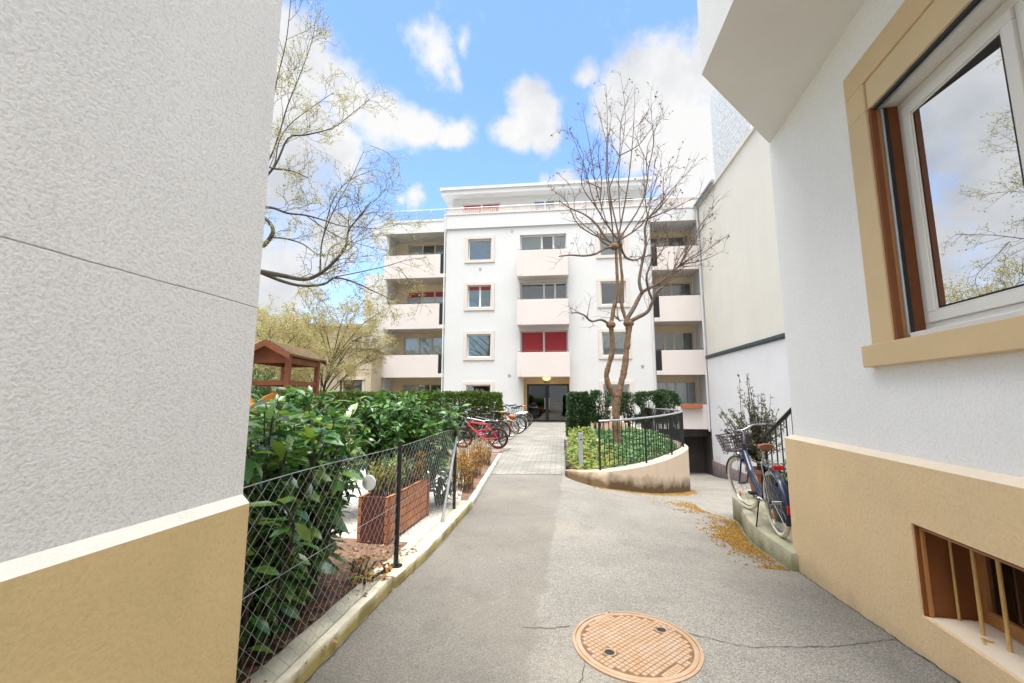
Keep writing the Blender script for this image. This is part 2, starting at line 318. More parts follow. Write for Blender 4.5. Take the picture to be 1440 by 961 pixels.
# ------------------------------------------------------------------ special materials
def asphalt():
    m = bpy.data.materials.new('asphalt'); m.use_nodes = True; nt = m.node_tree; N = nt.nodes; L = nt.links
    b = N['Principled BSDF']; b.inputs['Roughness'].default_value = .88; b.inputs['Specular IOR Level'].default_value = .3
    g = N.new('ShaderNodeNewGeometry'); sp = N.new('ShaderNodeSeparateXYZ'); L.new(g.outputs['Position'], sp.inputs[0])
    def noise(s, d=6, r=.6):
        n = N.new('ShaderNodeTexNoise'); n.inputs['Scale'].default_value = s; n.inputs['Detail'].default_value = d; n.inputs['Roughness'].default_value = r
        L.new(g.outputs['Position'], n.inputs['Vector']); return n.outputs['Fac']
    def math_(op, a, bb, c=None):
        n = N.new('ShaderNodeMath'); n.operation = op
        for i, v in enumerate((a, bb, c)):
            if v is None: continue
            if isinstance(v, (int, float)): n.inputs[i].default_value = v
            else: L.new(v, n.inputs[i])
        return n.outputs[0]
    def ramp(f, p0, c0, p1, c1):
        r = N.new('ShaderNodeValToRGB'); e = r.color_ramp.elements
        e[0].position = p0; e[0].color = (*c0, 1); e[1].position = p1; e[1].color = (*c1, 1); L.new(f, r.inputs['Fac']); return r.outputs['Color']
    def mix(f, a, bb, bt='MIX'):
        n = N.new('ShaderNodeMix'); n.data_type = 'RGBA'; n.blend_type = bt
        if isinstance(f, (int, float)): n.inputs['Factor'].default_value = f
        else: L.new(f, n.inputs['Factor'])
        for i, v in ((6, a), (7, bb)):
            if isinstance(v, tuple): n.inputs[i].default_value = (*v, 1)
            else: L.new(v, n.inputs[i])
        return n.outputs[2]
    # newer strip on the left of a wavering joint
    line = math_('MULTIPLY_ADD', sp.outputs['Y'], .150, -.30)
    wob = math_('MULTIPLY_ADD', noise(1.6, 5), .34, -.17)
    dx = math_('SUBTRACT', sp.outputs['X'], math_('ADD', line, wob))
    mr = N.new('ShaderNodeMapRange'); mr.inputs['From Min'].default_value = -.015; mr.inputs['From Max'].default_value = .03; L.new(dx, mr.inputs['Value'])
    left = ramp(noise(.9), .3, (.165,.150,.126), .7, (.205,.188,.160))
    right = ramp(noise(1.1, 8), .3, (.192,.178,.154), .7, (.255,.238,.208))
    c = mix(mr.outputs[0], left, right)
    # aggregate
    vo = N.new('ShaderNodeTexVoronoi'); vo.inputs['Scale'].default_value = 170; L.new(g.outputs['Position'], vo.inputs['Vector'])
    vs = N.new('ShaderNodeSeparateColor'); L.new(vo.outputs['Color'], vs.inputs[0])
    ag = ramp(vs.outputs[0], .1, (.56,.56,.56), .95, (1.44,1.42,1.38))
    c = mix(math_('MULTIPLY_ADD', mr.outputs[0], .25, .6), c, mix(1.0, c, ag, 'MULTIPLY'))
    fine = ramp(noise(260, 2), .3, (.75,.75,.75), .7, (1.2,1.2,1.2)); c = mix(.7, c, fine, 'MULTIPLY')
    # dusty and damp blotches with shapes of their own
    c = mix(math_('MULTIPLY', ramp(noise(.55, 7), .50, (0,0,0), .68, (1,1,1)), .45), c, (.27,.235,.18))
    c = mix(math_('MULTIPLY', ramp(noise(2.7, 7), .54, (0,0,0), .68, (1,1,1)), .30), c, (.10,.09,.075))
    L.new(c, b.inputs['Base Color'])
    bp = N.new('ShaderNodeBump'); bp.inputs['Strength'].default_value = .6; bp.inputs['Distance'].default_value = .006
    h = math_('ADD', vs.outputs[0], math_('MULTIPLY', noise(240, 3), 1.4)); L.new(h, bp.inputs['Height']); L.new(bp.outputs['Normal'], b.inputs['Normal'])
    return m
def pavers():
    m = bpy.data.materials.new('pavers'); m.use_nodes = True; nt = m.node_tree; N = nt.nodes; L = nt.links
    b = N['Principled BSDF']; b.inputs['Roughness'].default_value = .9
    g = N.new('ShaderNodeNewGeometry'); mp = N.new('ShaderNodeMapping'); mp.inputs['Rotation'].default_value = (0, 0, R(6.4)); L.new(g.outputs['Position'], mp.inputs['Vector'])
    br = N.new('ShaderNodeTexBrick'); br.inputs['Scale'].default_value = 1; br.inputs['Brick Width'].default_value = .24; br.inputs['Row Height'].default_value = .16
    br.inputs['Mortar Size'].default_value = .007; br.inputs['Color1'].default_value = (.255,.24,.213,1); br.inputs['Color2'].default_value = (.205,.194,.172,1); br.inputs['Mortar'].default_value = (.10,.095,.075,1)
    L.new(mp.outputs[0], br.inputs['Vector'])
    nz = N.new('ShaderNodeTexNoise'); nz.inputs['Scale'].default_value = 1.2; nz.inputs['Detail'].default_value = 8; L.new(g.outputs['Position'], nz.inputs['Vector'])
    rp = N.new('ShaderNodeValToRGB'); rp.color_ramp.elements[0].position = .35; rp.color_ramp.elements[0].color = (.72,.71,.68,1); rp.color_ramp.elements[1].position = .65; rp.color_ramp.elements[1].color = (1.1,1.09,1.06,1)
    L.new(nz.outputs['Fac'], rp.inputs['Fac'])
    mx = N.new('ShaderNodeMix'); mx.data_type = 'RGBA'; mx.blend_type = 'MULTIPLY'; mx.inputs['Factor'].default_value = 1
    L.new(br.outputs['Color'], mx.inputs[6]); L.new(rp.outputs['Color'], mx.inputs[7]); L.new(mx.outputs[2], b.inputs['Base Color'])
    bp = N.new('ShaderNodeBump'); bp.inputs['Strength'].default_value = .4; bp.inputs['Distance'].default_value = .01; L.new(br.outputs['Fac'], bp.inputs['Height']); bp.invert = True; L.new(bp.outputs['Normal'], b.inputs['Normal'])
    return m
def pebbles(name, scale, cols, bump=.8):
    m = bpy.data.materials.new(name); m.use_nodes = True; nt = m.node_tree; N = nt.nodes; L = nt.links
    b = N['Principled BSDF']; b.inputs['Roughness'].default_value = .85
    g = N.new('ShaderNodeNewGeometry'); vo = N.new('ShaderNodeTexVoronoi'); vo.inputs['Scale'].default_value = scale; L.new(g.outputs['Position'], vo.inputs['Vector'])
    sc = N.new('ShaderNodeSeparateColor'); L.new(vo.outputs['Color'], sc.inputs[0])
    rp = N.new('ShaderNodeValToRGB'); e = rp.color_ramp.elements; e[0].color = (*cols[0], 1); e[1].color = (*cols[1], 1); L.new(sc.outputs[0], rp.inputs['Fac']); L.new(rp.outputs['Color'], b.inputs['Base Color'])
    bp = N.new('ShaderNodeBump'); bp.invert = True; bp.inputs['Strength'].default_value = bump; bp.inputs['Distance'].default_value = .02; L.new(vo.outputs['Distance'], bp.inputs['Height']); L.new(bp.outputs['Normal'], b.inputs['Normal'])
    return m
def brickish(name, w, h, c1, c2, mort, msize, axes='XZ', rot=0, rough=.7, bump=.5, off=.5):
    """courses laid on a vertical or sloped surface (shingles, cladding boards, planter slats)"""
    m = bpy.data.materials.new(name); m.use_nodes = True; nt = m.node_tree; N = nt.nodes; L = nt.links
    b = N['Principled BSDF']; b.inputs['Roughness'].default_value = rough
    tc = N.new('ShaderNodeNewGeometry'); mp = N.new('ShaderNodeMapping'); mp.inputs['Rotation'].default_value = (0, 0, rot); L.new(tc.outputs['Position'], mp.inputs['Vector'])
    sp = N.new('ShaderNodeSeparateXYZ'); L.new(mp.outputs[0], sp.inputs[0]); cb = N.new('ShaderNodeCombineXYZ')
    L.new(sp.outputs[axes[0]], cb.inputs['X']); L.new(sp.outputs[axes[1]], cb.inputs['Y'])
    br = N.new('ShaderNodeTexBrick'); br.offset = off; br.inputs['Scale'].default_value = 1; br.inputs['Brick Width'].default_value = w; br.inputs['Row Height'].default_value = h; br.inputs['Mortar Size'].default_value = msize
    br.inputs['Color1'].default_value = (*c1, 1); br.inputs['Color2'].default_value = (*c2, 1); br.inputs['Mortar'].default_value = (*mort, 1); L.new(cb.outputs[0], br.inputs['Vector'])
    nz = N.new('ShaderNodeTexNoise'); nz.inputs['Scale'].default_value = 9; nz.inputs['Detail'].default_value = 6; L.new(tc.outputs['Position'], nz.inputs['Vector'])
    rp = N.new('ShaderNodeValToRGB'); rp.color_ramp.elements[0].position = .3; rp.color_ramp.elements[0].color = (.7,.7,.7,1); rp.color_ramp.elements[1].position = .7; rp.color_ramp.elements[1].color = (1.15,1.15,1.15,1); L.new(nz.outputs['Fac'], rp.inputs['Fac'])
    mx = N.new('ShaderNodeMix'); mx.data_type = 'RGBA'; mx.blend_type = 'MULTIPLY'; mx.inputs['Factor'].default_value = 1
    L.new(br.outputs['Color'], mx.inputs[6]); L.new(rp.outputs['Color'], mx.inputs[7]); L.new(mx.outputs[2], b.inputs['Base Color'])
    bp = N.new('ShaderNodeBump'); bp.invert = True; bp.inputs['Strength'].default_value = bump; bp.inputs['Distance'].default_value = .015; L.new(br.outputs['Fac'], bp.inputs['Height']); L.new(bp.outputs['Normal'], b.inputs['Normal'])
    return m
M['asphalt'] = asphalt(); M['pavers'] = pavers()
M['gravel'] = pebbles('gravel', 45, ((.42,.385,.32),(.72,.68,.59)))
M['shingle'] = brickish('mossy_shingle', .14, .11, (.17,.11,.03), (.13,.07,.03), (.04,.02,.01), .012, 'YX', bump=.8, rough=.9)
M['cladding'] = brickish('cladding_white', 4, .22, (.72,.73,.74), (.69,.70,.71), (.55,.56,.57), .018, 'YZ', bump=.3)
M['slats'] = brickish('planter_slats', .42, .085, (.46,.165,.05), (.40,.135,.04), (.05,.02,.01), .006, 'YZ', rot=R(9), bump=.5)
M['slats_dark'] = brickish('planter_end', .12, .9, (.11,.024,.012), (.085,.02,.012), (.02,.008,.006), .006, 'XZ', bump=.4)
M['manhole'] = mat('cast_iron_rust', (.31,.185,.09), .65, .25, 7, .3, 120, col2=(.36,.26,.185))
M['manhole_dark'] = mat('cast_iron_groove', (.13,.075,.035), .85, .3, 20)

# ------------------------------------------------------------------ sky and light
SUN_EL, SUN_AZ = 76.0, 191.0          # azimuth clockwise from +Y: the sun stands behind the camera, along the passage
w = bpy.data.worlds.new('World'); bpy.context.scene.world = w; w.use_nodes = True
nt = w.node_tree; N = nt.nodes; L = nt.links; N.clear()
out = N.new('ShaderNodeOutputWorld'); bg = N.new('ShaderNodeBackground'); bg.inputs['Strength'].default_value = .12
sky = N.new('ShaderNodeTexSky'); sky.sky_type = 'NISHITA'; sky.sun_disc = False; sky.sun_elevation = R(SUN_EL); sky.sun_rotation = R(SUN_AZ)
sky.air_density = 1.25; sky.dust_density = .6; sky.ozone_density = 2.2
tc = N.new('ShaderNodeTexCoord')
def wn(scale, det, rough=.6, lac=2.0):
    n = N.new('ShaderNodeTexNoise'); n.inputs['Scale'].default_value = scale; n.inputs['Detail'].default_value = det; n.inputs['Roughness'].default_value = rough
    L.new(tc.outputs['Generated'], n.inputs['Vector']); return n
n1 = wn(5.5, 12, .68)
warp = N.new('ShaderNodeVectorMath'); warp.operation = 'MULTIPLY_ADD'; warp.inputs[1].default_value = (.16,.16,.16)
nw = wn(3.2, 4); L.new(nw.outputs['Color'], warp.inputs[0]); L.new(tc.outputs['Generated'], warp.inputs[2])
off = N.new('ShaderNodeVectorMath'); off.operation = 'SUBTRACT'; off.inputs[1].default_value = (.08,.08,.08); L.new(warp.outputs[0], off.inputs[0])
nrm = N.new('ShaderNodeVectorMath'); nrm.operation = 'NORMALIZE'; L.new(off.outputs[0], nrm.inputs[0])
# the larger cumulus of the day: direction, angular radius, weight
clouds = [((418,55),.095,1.1),((450,105),.10,1.05),((490,140),.095,1.05),((530,158),.08,1.1),((570,172),.06,1.1),((600,182),.058,1.1),((637,190),.05,1.1),((420,160),.13,1),((470,195),.08,.95),((400,110),.12,1),
          ((752,160),.060,1.15),((728,188),.045,1.05),((770,182),.045,1.1),((740,140),.035,1.0),
          ((828,118),.035,.8),((905,125),.085,1.1),((950,115),.085,1.15),((988,95),.075,1.1),((965,180),.12,1.1),((900,185),.085,1.05),((995,245),.11,1.05),((865,160),.06,.95),((945,230),.08,1.0),
          ((592,62),.05,.62),((612,85),.055,.72),((632,98),.035,.66),((655,65),.03,.55),((490,12),.03,.55),((583,282),.038,1.05),((565,285),.025,.9),((470,335),.09,1.05),((410,370),.14,1.05),((440,300),.07,.7),((800,246),.035,1.0),((775,250),.025,.9),((540,330),.05,.9),((300,250),.3,1),((960,270),.09,1.0)]
acc = None
def camdir(px, py):
    v = at(px, py, 10) - Vector((0,0,CZ)); return v.normalized()
dirs = [(camdir(*p), r, wt) for p, r, wt in clouds]
for az, el, r, wt in [(70,35,.4,1.1),(110,55,.5,1.1),(150,30,.6,1.2),(200,60,.7,1.2),(250,35,.6,1.2),(290,50,.5,1.1),(300,20,.35,1),(340,86,.62,1.2),(191,76,.6,1.25),(322,30,.30,1.15),(180,12,.5,1.1),(90,15,.4,1.1),(220,20,.5,1.1)]:  # unseen clouds overhead and behind, added and enlarged as soft neutral fill light
    dirs.append((Vector((math.sin(R(az))*math.cos(R(el)), math.cos(R(az))*math.cos(R(el)), math.sin(R(el)))), r, wt))
for d, r, wt in dirs:
    ds = N.new('ShaderNodeVectorMath'); ds.operation = 'DISTANCE'; ds.inputs[1].default_value = d; L.new(nrm.outputs[0], ds.inputs[0])
    mr = N.new('ShaderNodeMapRange'); mr.interpolation_type = 'LINEAR'
    mr.inputs['From Min'].default_value = 0; mr.inputs['From Max'].default_value = r * 1.45; mr.inputs['To Min'].default_value = wt; mr.inputs['To Max'].default_value = 0
    L.new(ds.outputs['Value'], mr.inputs['Value'])
    if acc is None: acc = mr.outputs[0]
    else:
        mx = N.new('ShaderNodeMath'); mx.operation = 'MAXIMUM'; L.new(acc, mx.inputs[0]); L.new(mr.outputs[0], mx.inputs[1]); acc = mx.outputs[0]
ad = N.new('ShaderNodeMath'); ad.operation = 'MULTIPLY_ADD'; ad.inputs[1].default_value = 1.7; L.new(n1.outputs['Fac'], ad.inputs[0]); L.new(acc, ad.inputs[2])
dens = N.new('ShaderNodeMapRange'); dens.interpolation_type = 'SMOOTHSTEP'; dens.inputs['From Min'].default_value = 1.14; dens.inputs['From Max'].default_value = 1.62; L.new(ad.outputs[0], dens.inputs['Value'])
shade = wn(4.0, 6); crp = N.new('ShaderNodeValToRGB'); crp.color_ramp.elements[0].position = .32; crp.color_ramp.elements[0].color = (1.3,1.37,1.47,1)
crp.color_ramp.elements[1].position = .57; crp.color_ramp.elements[1].color = (1.9,1.9,1.89,1)
L.new(shade.outputs['Fac'], crp.inputs['Fac'])
gain = N.new('ShaderNodeMix'); gain.data_type = 'RGBA'; gain.blend_type = 'MULTIPLY'; gain.inputs['Factor'].default_value = 1; gain.inputs[7].default_value = (.50,.565,.70,1)
L.new(sky.outputs[0], gain.inputs[6])
# cloud brightness boosted around the sun, so unseen overhead clouds light the passage
sdn = N.new('ShaderNodeVectorMath'); sdn.operation = 'DOT_PRODUCT'; L.new(tc.outputs['Generated'], sdn.inputs[0])
sdn.inputs[1].default_value = (math.sin(R(SUN_AZ))*math.cos(R(SUN_EL)), math.cos(R(SUN_AZ))*math.cos(R(SUN_EL)), math.sin(R(SUN_EL)))
sg = N.new('ShaderNodeMapRange'); sg.inputs['From Min'].default_value = .70; sg.inputs['From Max'].default_value = 1; sg.inputs['To Min'].default_value = 1; sg.inputs['To Max'].default_value = 10.0; L.new(sdn.outputs['Value'], sg.inputs['Value'])
cg = N.new('ShaderNodeVectorMath'); cg.operation = 'SCALE'; L.new(crp.outputs['Color'], cg.inputs[0]); L.new(sg.outputs[0], cg.inputs['Scale'])
mixc = N.new('ShaderNodeMix'); mixc.data_type = 'RGBA'; L.new(dens.outputs[0], mixc.inputs['Factor']); L.new(gain.outputs[2], mixc.inputs[6]); L.new(cg.outputs[0], mixc.inputs[7])
L.new(mixc.outputs[2], bg.inputs['Color']); L.new(bg.outputs[0], out.inputs['Surface'])
sl = bpy.data.lights.new('sun', 'SUN'); sl.energy = 1.1; sl.angle = R(20); sl.color = (1, .98, .95)
so = bpy.data.objects.new('sun', sl); C.objects.link(so)
sd = Vector((math.sin(R(SUN_AZ))*math.cos(R(SUN_EL)), math.cos(R(SUN_AZ))*math.cos(R(SUN_EL)), math.sin(R(SUN_EL))))
so.rotation_euler = sd.to_track_quat('Z', 'Y').to_euler(); so.location = (0, -10, 20)
sc = bpy.context.scene
sc.view_settings.view_transform = 'Standard'; sc.view_settings.look = 'None'; sc.view_settings.gamma = 1; sc.view_settings.use_curve_mapping = False
sc.view_settings.exposure = 2.1
cam = bpy.data.cameras.new('camera'); co = bpy.data.objects.new('camera', cam); C.objects.link(co); sc.camera = co
cam.sensor_width = 36; cam.lens = 36 * F / 1440; cam.clip_end = 2000; cam.clip_start = .05
co.location = (0, 0, CZ); co.rotation_euler = (R(90) + PITCH, 0, 0)
sc.cycles.use_denoising = True; sc.cycles.max_bounces = 8; sc.cycles.diffuse_bounces = 4; sc.cycles.transparent_max_bounces = 12

# ------------------------------------------------------------------ terrain
TH = R(6.4)
FAC = Fr((1.747, 23.5), (math.cos(TH), -math.sin(TH)), (math.sin(TH), math.cos(TH)))
PTS = [(0,0,0),(.8,2.8,0),(2.3,2.4,.06),(2.0,-2,.05),(-2,-2,0),(2.68,4.28,-.1),(-1.1,2.5,0),(-.56,6.1,0),(-.3,8.7,0),(1.0,8.6,-.01),(3.2,6.2,-.23),(1.5,8.2,-.13),(2.7,8.7,-.36),
       (4.5,10.8,-.76),(5,8,-.55),(6.5,11.5,-1.0),(8,15,-1.5),(9,19,-2.05),(9,23,-2.5),(6.5,22.8,-2.5),(6,17,-1.7),(1.6,6,-.05),(-4,6,.0),(-4,0,0),(6,4,-.3),(6,0,0),(9,8,-.6),(9,28,-2.5),(.3,2.8,0),(1.2,2.8,0),(.76,2.3,0),(.76,3.4,0)]
_P = np.array(PTS); _X = _P[:, :2]
_D = np.linalg.norm(_X[:, None] - _X[None], axis=2); _n = len(_P)
_A = np.zeros((_n+3, _n+3)); _A[:_n,:_n] = _D + np.eye(_n)*.02; _A[:_n,_n] = 1; _A[:_n,_n+1:] = _X; _A[_n,:_n] = 1; _A[_n+1:,:_n] = _X.T
_W = np.linalg.solve(_A, np.concatenate([_P[:,2], [0,0,0]]))
def h_drive(x, y):
    d = np.hypot(_X[:,0]-x, _X[:,1]-y); return float(d @ _W[:_n] + _W[_n] + _W[_n+1]*x + _W[_n+2]*y)
def h_path(x, y): return max(0.0, min(.2, (y - 9) / 14.5 * .2))
RW = [(1.04,8.66),(1.16,8.42),(1.45,8.26),(1.85,8.26),(2.4,8.5),(3.1,9.05),(3.8,9.85),(4.25,10.55),(4.42,11.1),(4.45,11.8),(4.5,13.5),(5.0,17),(5.7,22.9)]   # front line of the retaining wall
def edge_x(y):
    if y < 8.26: return 99
    for (x0,y0),(x1,y1) in zip(RW[3:], RW[4:]):
        if y0 <= y <= y1: return x0 + (x1-x0)*(y-y0)/(y1-y0)
    return RW[-1][0]
def ribbon(pts, wl):
    """polyline -> left offset polyline (points run away from the camera, beds lie on the left)"""
    out = []
    for i, p in enumerate(pts):
        a = Vector(pts[max(i-1,0)]); b = Vector(pts[min(i+1,len(pts)-1)]); t = (b-a).normalized(); out.append((p[0]-t.y*wl, p[1]+t.x*wl))
    return out
def inside(x, y, poly):
    c = False
    for (x0,y0),(x1,y1) in zip(poly, poly[1:]+poly[:1]):
        if (y0 > y) != (y1 > y) and x < (x1-x0)*(y-y0)/(y1-y0)+x0: c = not c
    return c
UPPER = ribbon(RW, .20)[2:] + [(5.4,30),(-12,30),(-12,8.75),(1.2,8.75)]
def ground(x, y):
    if y > 8.3 and x < 6 and inside(x, y, UPPER): return h_path(x, y)
    if y <= 8.5 and x < 1.5: return max(-.2, h_drive(x, y)) if abs(x) < 4 and -3 < y else 0.0
    if x < -3 or y < -3 or y > 29 or x > 10.6: return 0.0 if x < 5 or y < -3 else -.02
    return h_drive(x, y)
xs = [-300,-80,-30,-14,-8,-5] + [round(-3 + .125*i, 4) for i in range(0, 110)] + [12,14,20,40,100,300]
ys = [-120,-40,-10,-5] + [round(-3 + .125*i, 4) for i in range(0, 256)] + [30.5,34,50,100,300,700]
vs = [(x, y, ground(x, y)) for y in ys for x in xs]; nx = len(xs)
fs = [(j*nx+i, j*nx+i+1, (j+1)*nx+i+1, (j+1)*nx+i) for j in range(len(ys)-1) for i in range(nx-1)]
g = MB(); g.add(vs, fs); structure('ground', g, M['asphalt'], recalc=False, smooth=True, org=(0,0,0))

def sheet(name, poly, mat_, zf, lift, step=.4, mask=None):
    """a thin surface layer following the ground, cut to a polygon"""
    bm = bmesh.new(); vs = [bm.verts.new((x, y, 0)) for x, y in poly]; bm.faces.new(vs)
    x0, x1 = min(p[0] for p in poly), max(p[0] for p in poly); y0, y1 = min(p[1] for p in poly), max(p[1] for p in poly)
    for k in range(1, int((x1-x0)/step)+1):
        bmesh.ops.bisect_plane(bm, geom=bm.verts[:]+bm.edges[:]+bm.faces[:], plane_co=(x0+k*step,0,0), plane_no=(1,0,0))
    for k in range(1, int((y1-y0)/step)+1):
        bmesh.ops.bisect_plane(bm, geom=bm.verts[:]+bm.edges[:]+bm.faces[:], plane_co=(0,y0+k*step,0), plane_no=(0,1,0))
    mb = MB(); bm.verts.index_update()
    mb.add([(v.co.x, v.co.y, zf(v.co.x, v.co.y) + lift) for v in bm.verts], [[v.index for v in f.verts] for f in bm.faces]); bm.free()
    o = structure(name, mb, mat_, recalc=False)
    bm = bmesh.new(); bm.from_mesh(o.data)
    for f in bm.faces:
        if f.normal.z < 0: f.normal_flip()
    bm.to_mesh(o.data); bm.free(); return o
pa = lambda s, d: tuple(FAC(s, d, 0)[:2])
sheet('paved_path', [(-.42,8.7),(1.02,8.72)] + [(1.15,9.6)] + [pa(1.42,-.02), pa(1.42,.5), pa(-1.12,.5), pa(-1.12,-.02), pa(-3.0,-.02), (-2.4,11.6), (-.26,11.5)], M['pavers'], h_path, .006)
# ------------------------------------------------------------------ walls with openings
def wall_holes(mb, fr, s0, s1, z0, z1, th, holes, d0=0.0):
    """one slab with rectangular openings (s0,s1,z0,z1), with reveals, no inner faces"""
    ss = sorted({s0, s1, *[h[0] for h in holes], *[h[1] for h in holes]}); zs = sorted({z0, z1, *[h[2] for h in holes], *[h[3] for h in holes]})
    ss = [s for s in ss if s0 <= s <= s1]; zs = [z for z in zs if z0 <= z <= z1]
    idx = {}; base = len(mb.v)
    def V(i, j, k):
        if (i, j, k) not in idx: idx[(i, j, k)] = len(mb.v); mb.v.append(tuple(fr(ss[i], d0 + th*k, zs[j])))
        return idx[(i, j, k)]
    def solid(i, j):
        if i < 0 or j < 0 or i >= len(ss)-1 or j >= len(zs)-1: return False
        sm, zm = (ss[i]+ss[i+1])/2, (zs[j]+zs[j+1])/2
        return not any(h[0] < sm < h[1] and h[2] < zm < h[3] for h in holes)
    for i in range(len(ss)-1):
        for j in range(len(zs)-1):
            if not solid(i, j): continue
            mb.f.append((V(i,j,0),V(i+1,j,0),V(i+1,j+1,0),V(i,j+1,0))); mb.f.append((V(i,j,1),V(i,j+1,1),V(i+1,j+1,1),V(i+1,j,1)))
            if not solid(i-1,j): mb.f.append((V(i,j,0),V(i,j+1,0),V(i,j+1,1),V(i,j,1)))
            if not solid(i+1,j): mb.f.append((V(i+1,j,0),V(i+1,j,1),V(i+1,j+1,1),V(i+1,j+1,0)))
            if not solid(i,j-1): mb.f.append((V(i,j,0),V(i,j,1),V(i+1,j,1),V(i+1,j,0)))
            if not solid(i,j+1): mb.f.append((V(i,j+1,0),V(i+1,j+1,0),V(i+1,j+1,1),V(i,j+1,1)))
    return mb

# ------------------------------------------------------------------ near building on the left
aL = R(8.9); FL = Fr((-.949, 1.606), (math.sin(aL), math.cos(aL)), (-math.cos(aL), math.sin(aL)))
bL = empty('apartment_building', FL(0, 0, -.2), 'near grey rough-rendered house wall with an ochre base, beside the wire fence', 'building')
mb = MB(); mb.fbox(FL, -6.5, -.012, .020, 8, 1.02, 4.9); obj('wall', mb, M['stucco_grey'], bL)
def plinth(fr, u0, u1, d1, ztop, zb, rise, rec, ue):
    a = MB(); a.fbox(fr, u0, u1, 0, d1, zb, ztop)
    b = MB(); b.box8([fr(u0, 0.0, ztop), fr(u1, 0.0, ztop), fr(u1, d1, ztop), fr(u0, d1, ztop), fr(u0, rec+.004, ztop+rise), fr(u1-ue-.004, rec+.004, ztop+rise), fr(u1-ue-.004, d1, ztop+rise), fr(u0, d1, ztop+rise)])
    return a, b
a, b = plinth(FL, -6.6, 0, 8.05, 1.124, -.3, .040, .020, .012)
obj('plinth', a, M['tan_plinth'], bL); obj('plinth_ledge', b, M['cap_white'], bL)
mb = MB(); mb.fbox(FL, -6.8, .25, -.2, 8.2, 4.9, 5.1); obj('roof', mb, M['slate'], bL)

# ------------------------------------------------------------------ near building on the right
aR = R(11.5); FRR = Fr((2.677, 4.282), (math.sin(aR), math.cos(aR)), (math.cos(aR), -math.sin(aR)))
bR = empty('apartment_building', FRR(0, 0, -.3), 'near white rendered house with a tan base, big brown-framed window and overhanging bay', 'building')
WIN = (-3.30, -1.665, 1.85, 3.42); BAS = (-3.1, -1.695, .27, .775)
mb = MB(); wall_holes(mb, FRR, -8, -.06, 1.02, 6.2, .36, [WIN], .06)
mb.fbox(FRR, -.42, -.06, .421, 8, 1.02, 6.2); mb.fbox(FRR, -8, -7.7, .421, 8, 1.02, 6.2); mb.fbox(FRR, -7.69, -.43, 7.7, 8, 1.02, 6.2)
obj('wall', mb, M['stucco_white'], bR)
mb = MB(); wall_holes(mb, FRR, -8.05, 0, -.5, 1.115, .42, [BAS], 0)
mb.fbox(FRR, -.42, 0, .421, 8.05, -.5, 1.115)
obj('plinth', mb, M['tan_plinth_r'], bR)
_, b = plinth(FRR, -8.05, 0, 8.05, 1.1155, 0, .036, .06, .06); obj('plinth_ledge', b, M['cap_cream'], bR)
mb = MB(); mb.fbox(FRR, -8.2, .2, -.2, 8.2, 6.2, 6.4); obj('roof', mb, M['slate'], bR)
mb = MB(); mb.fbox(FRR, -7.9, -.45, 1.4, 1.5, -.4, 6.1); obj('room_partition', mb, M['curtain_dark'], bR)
c0 = FRR(-.07, .065, 0)
bay = [tuple(c0[:2]), (1.575, 3.221), (1.21, .1), (1.15, -.4), tuple(FRR(-5.2, .065, 0)[:2])]
mb = MB(); mb.prism(bay, 4.165, 6.19); obj('overhanging_bay', mb, M['bay_soffit'], bR)
# window surround, roller shutter box, guides, sash
sur = MB(); s0, s1 = WIN[0], WIN[1]
sur.fbox(FRR, s1, -1.455, .035, .2, 1.852, 3.42)                       # left jamb band
sur.fbox(FRR, -3.52, s0, .035, .2, 1.852, 3.42)
sur.fbox(FRR, -3.52, -1.455, .035, .2, 3.62, 3.80)
sur.fbox(FRR, s1+.001, -1.455, .035, .2, 3.42, 3.62); sur.fbox(FRR, -3.52, s0-.001, .035, .2, 3.42, 3.62)
su = obj('window_surround', sur, M['tan_trim'], bR, bevel=.006)
mb = MB(); mb.fbox(FRR, s0, s1, .048, .2, 3.421, 3.619); obj('shutter_box', mb, M['tan_trim_top'], bR, bevel=.005)
mb = MB(); mb.fbox(FRR, -3.56, -1.405, -.005, .2, 1.705, 1.85); obj('window_sill', mb, M['tan_trim'], bR, bevel=.006)
mb = MB(); mb.fbox(FRR, s1-.022, s1-.0005, .05, .085, 1.8505, 3.42); mb.fbox(FRR, s1-.006, s1-.0005, .085, .30, 1.8505, 3.42); obj('jamb_lining', mb, M['reveal'], bR)
mb = MB(); mb.fbox(FRR, s1-.016, s1-.0062, .0852, .105, 1.8505, 3.42); obj('jamb_bead', mb, M['reveal_light'], bR)
mb = MB(); mb.fbox(FRR, s1-.030, s1-.0062, .106, .119, 1.8505, 3.40); mb.fbox(FRR, s0+.01, s1-.0315, .085, .10, 3.395, 3.4195); obj('shutter_guide', mb, M['alu'], bR)
mb = MB(); mb.fbox(FRR, s1-.034, s1-.0062, .1195, .140, 1.8505, 3.40); mb.fbox(FRR, s0+.01, s1-.0315, .062, .0845, 3.40, 3.4195); obj('shutter_seal', mb, M['rubber'], bR)
mb = MB(); mb.fbox(FRR, s0, s1-.05, .10, .30, 1.851, 1.895); obj('inner_sill', mb, M['winframe'], bR, bevel=.004)
wz0, wz1 = 1.896, 3.415; ws1 = s1 - .006; wm = -2.50
fr_ = MB(); fr_.ring(FRR, s0, ws1, wz0, wz1, .055, .215, .29, wt=.06); fr_.fbox(FRR, wm-.02, wm+.02, .216, .289, wz0+.055, wz1-.06)
wf = obj('window', fr_, M['winframe'], bR, bevel=.004)
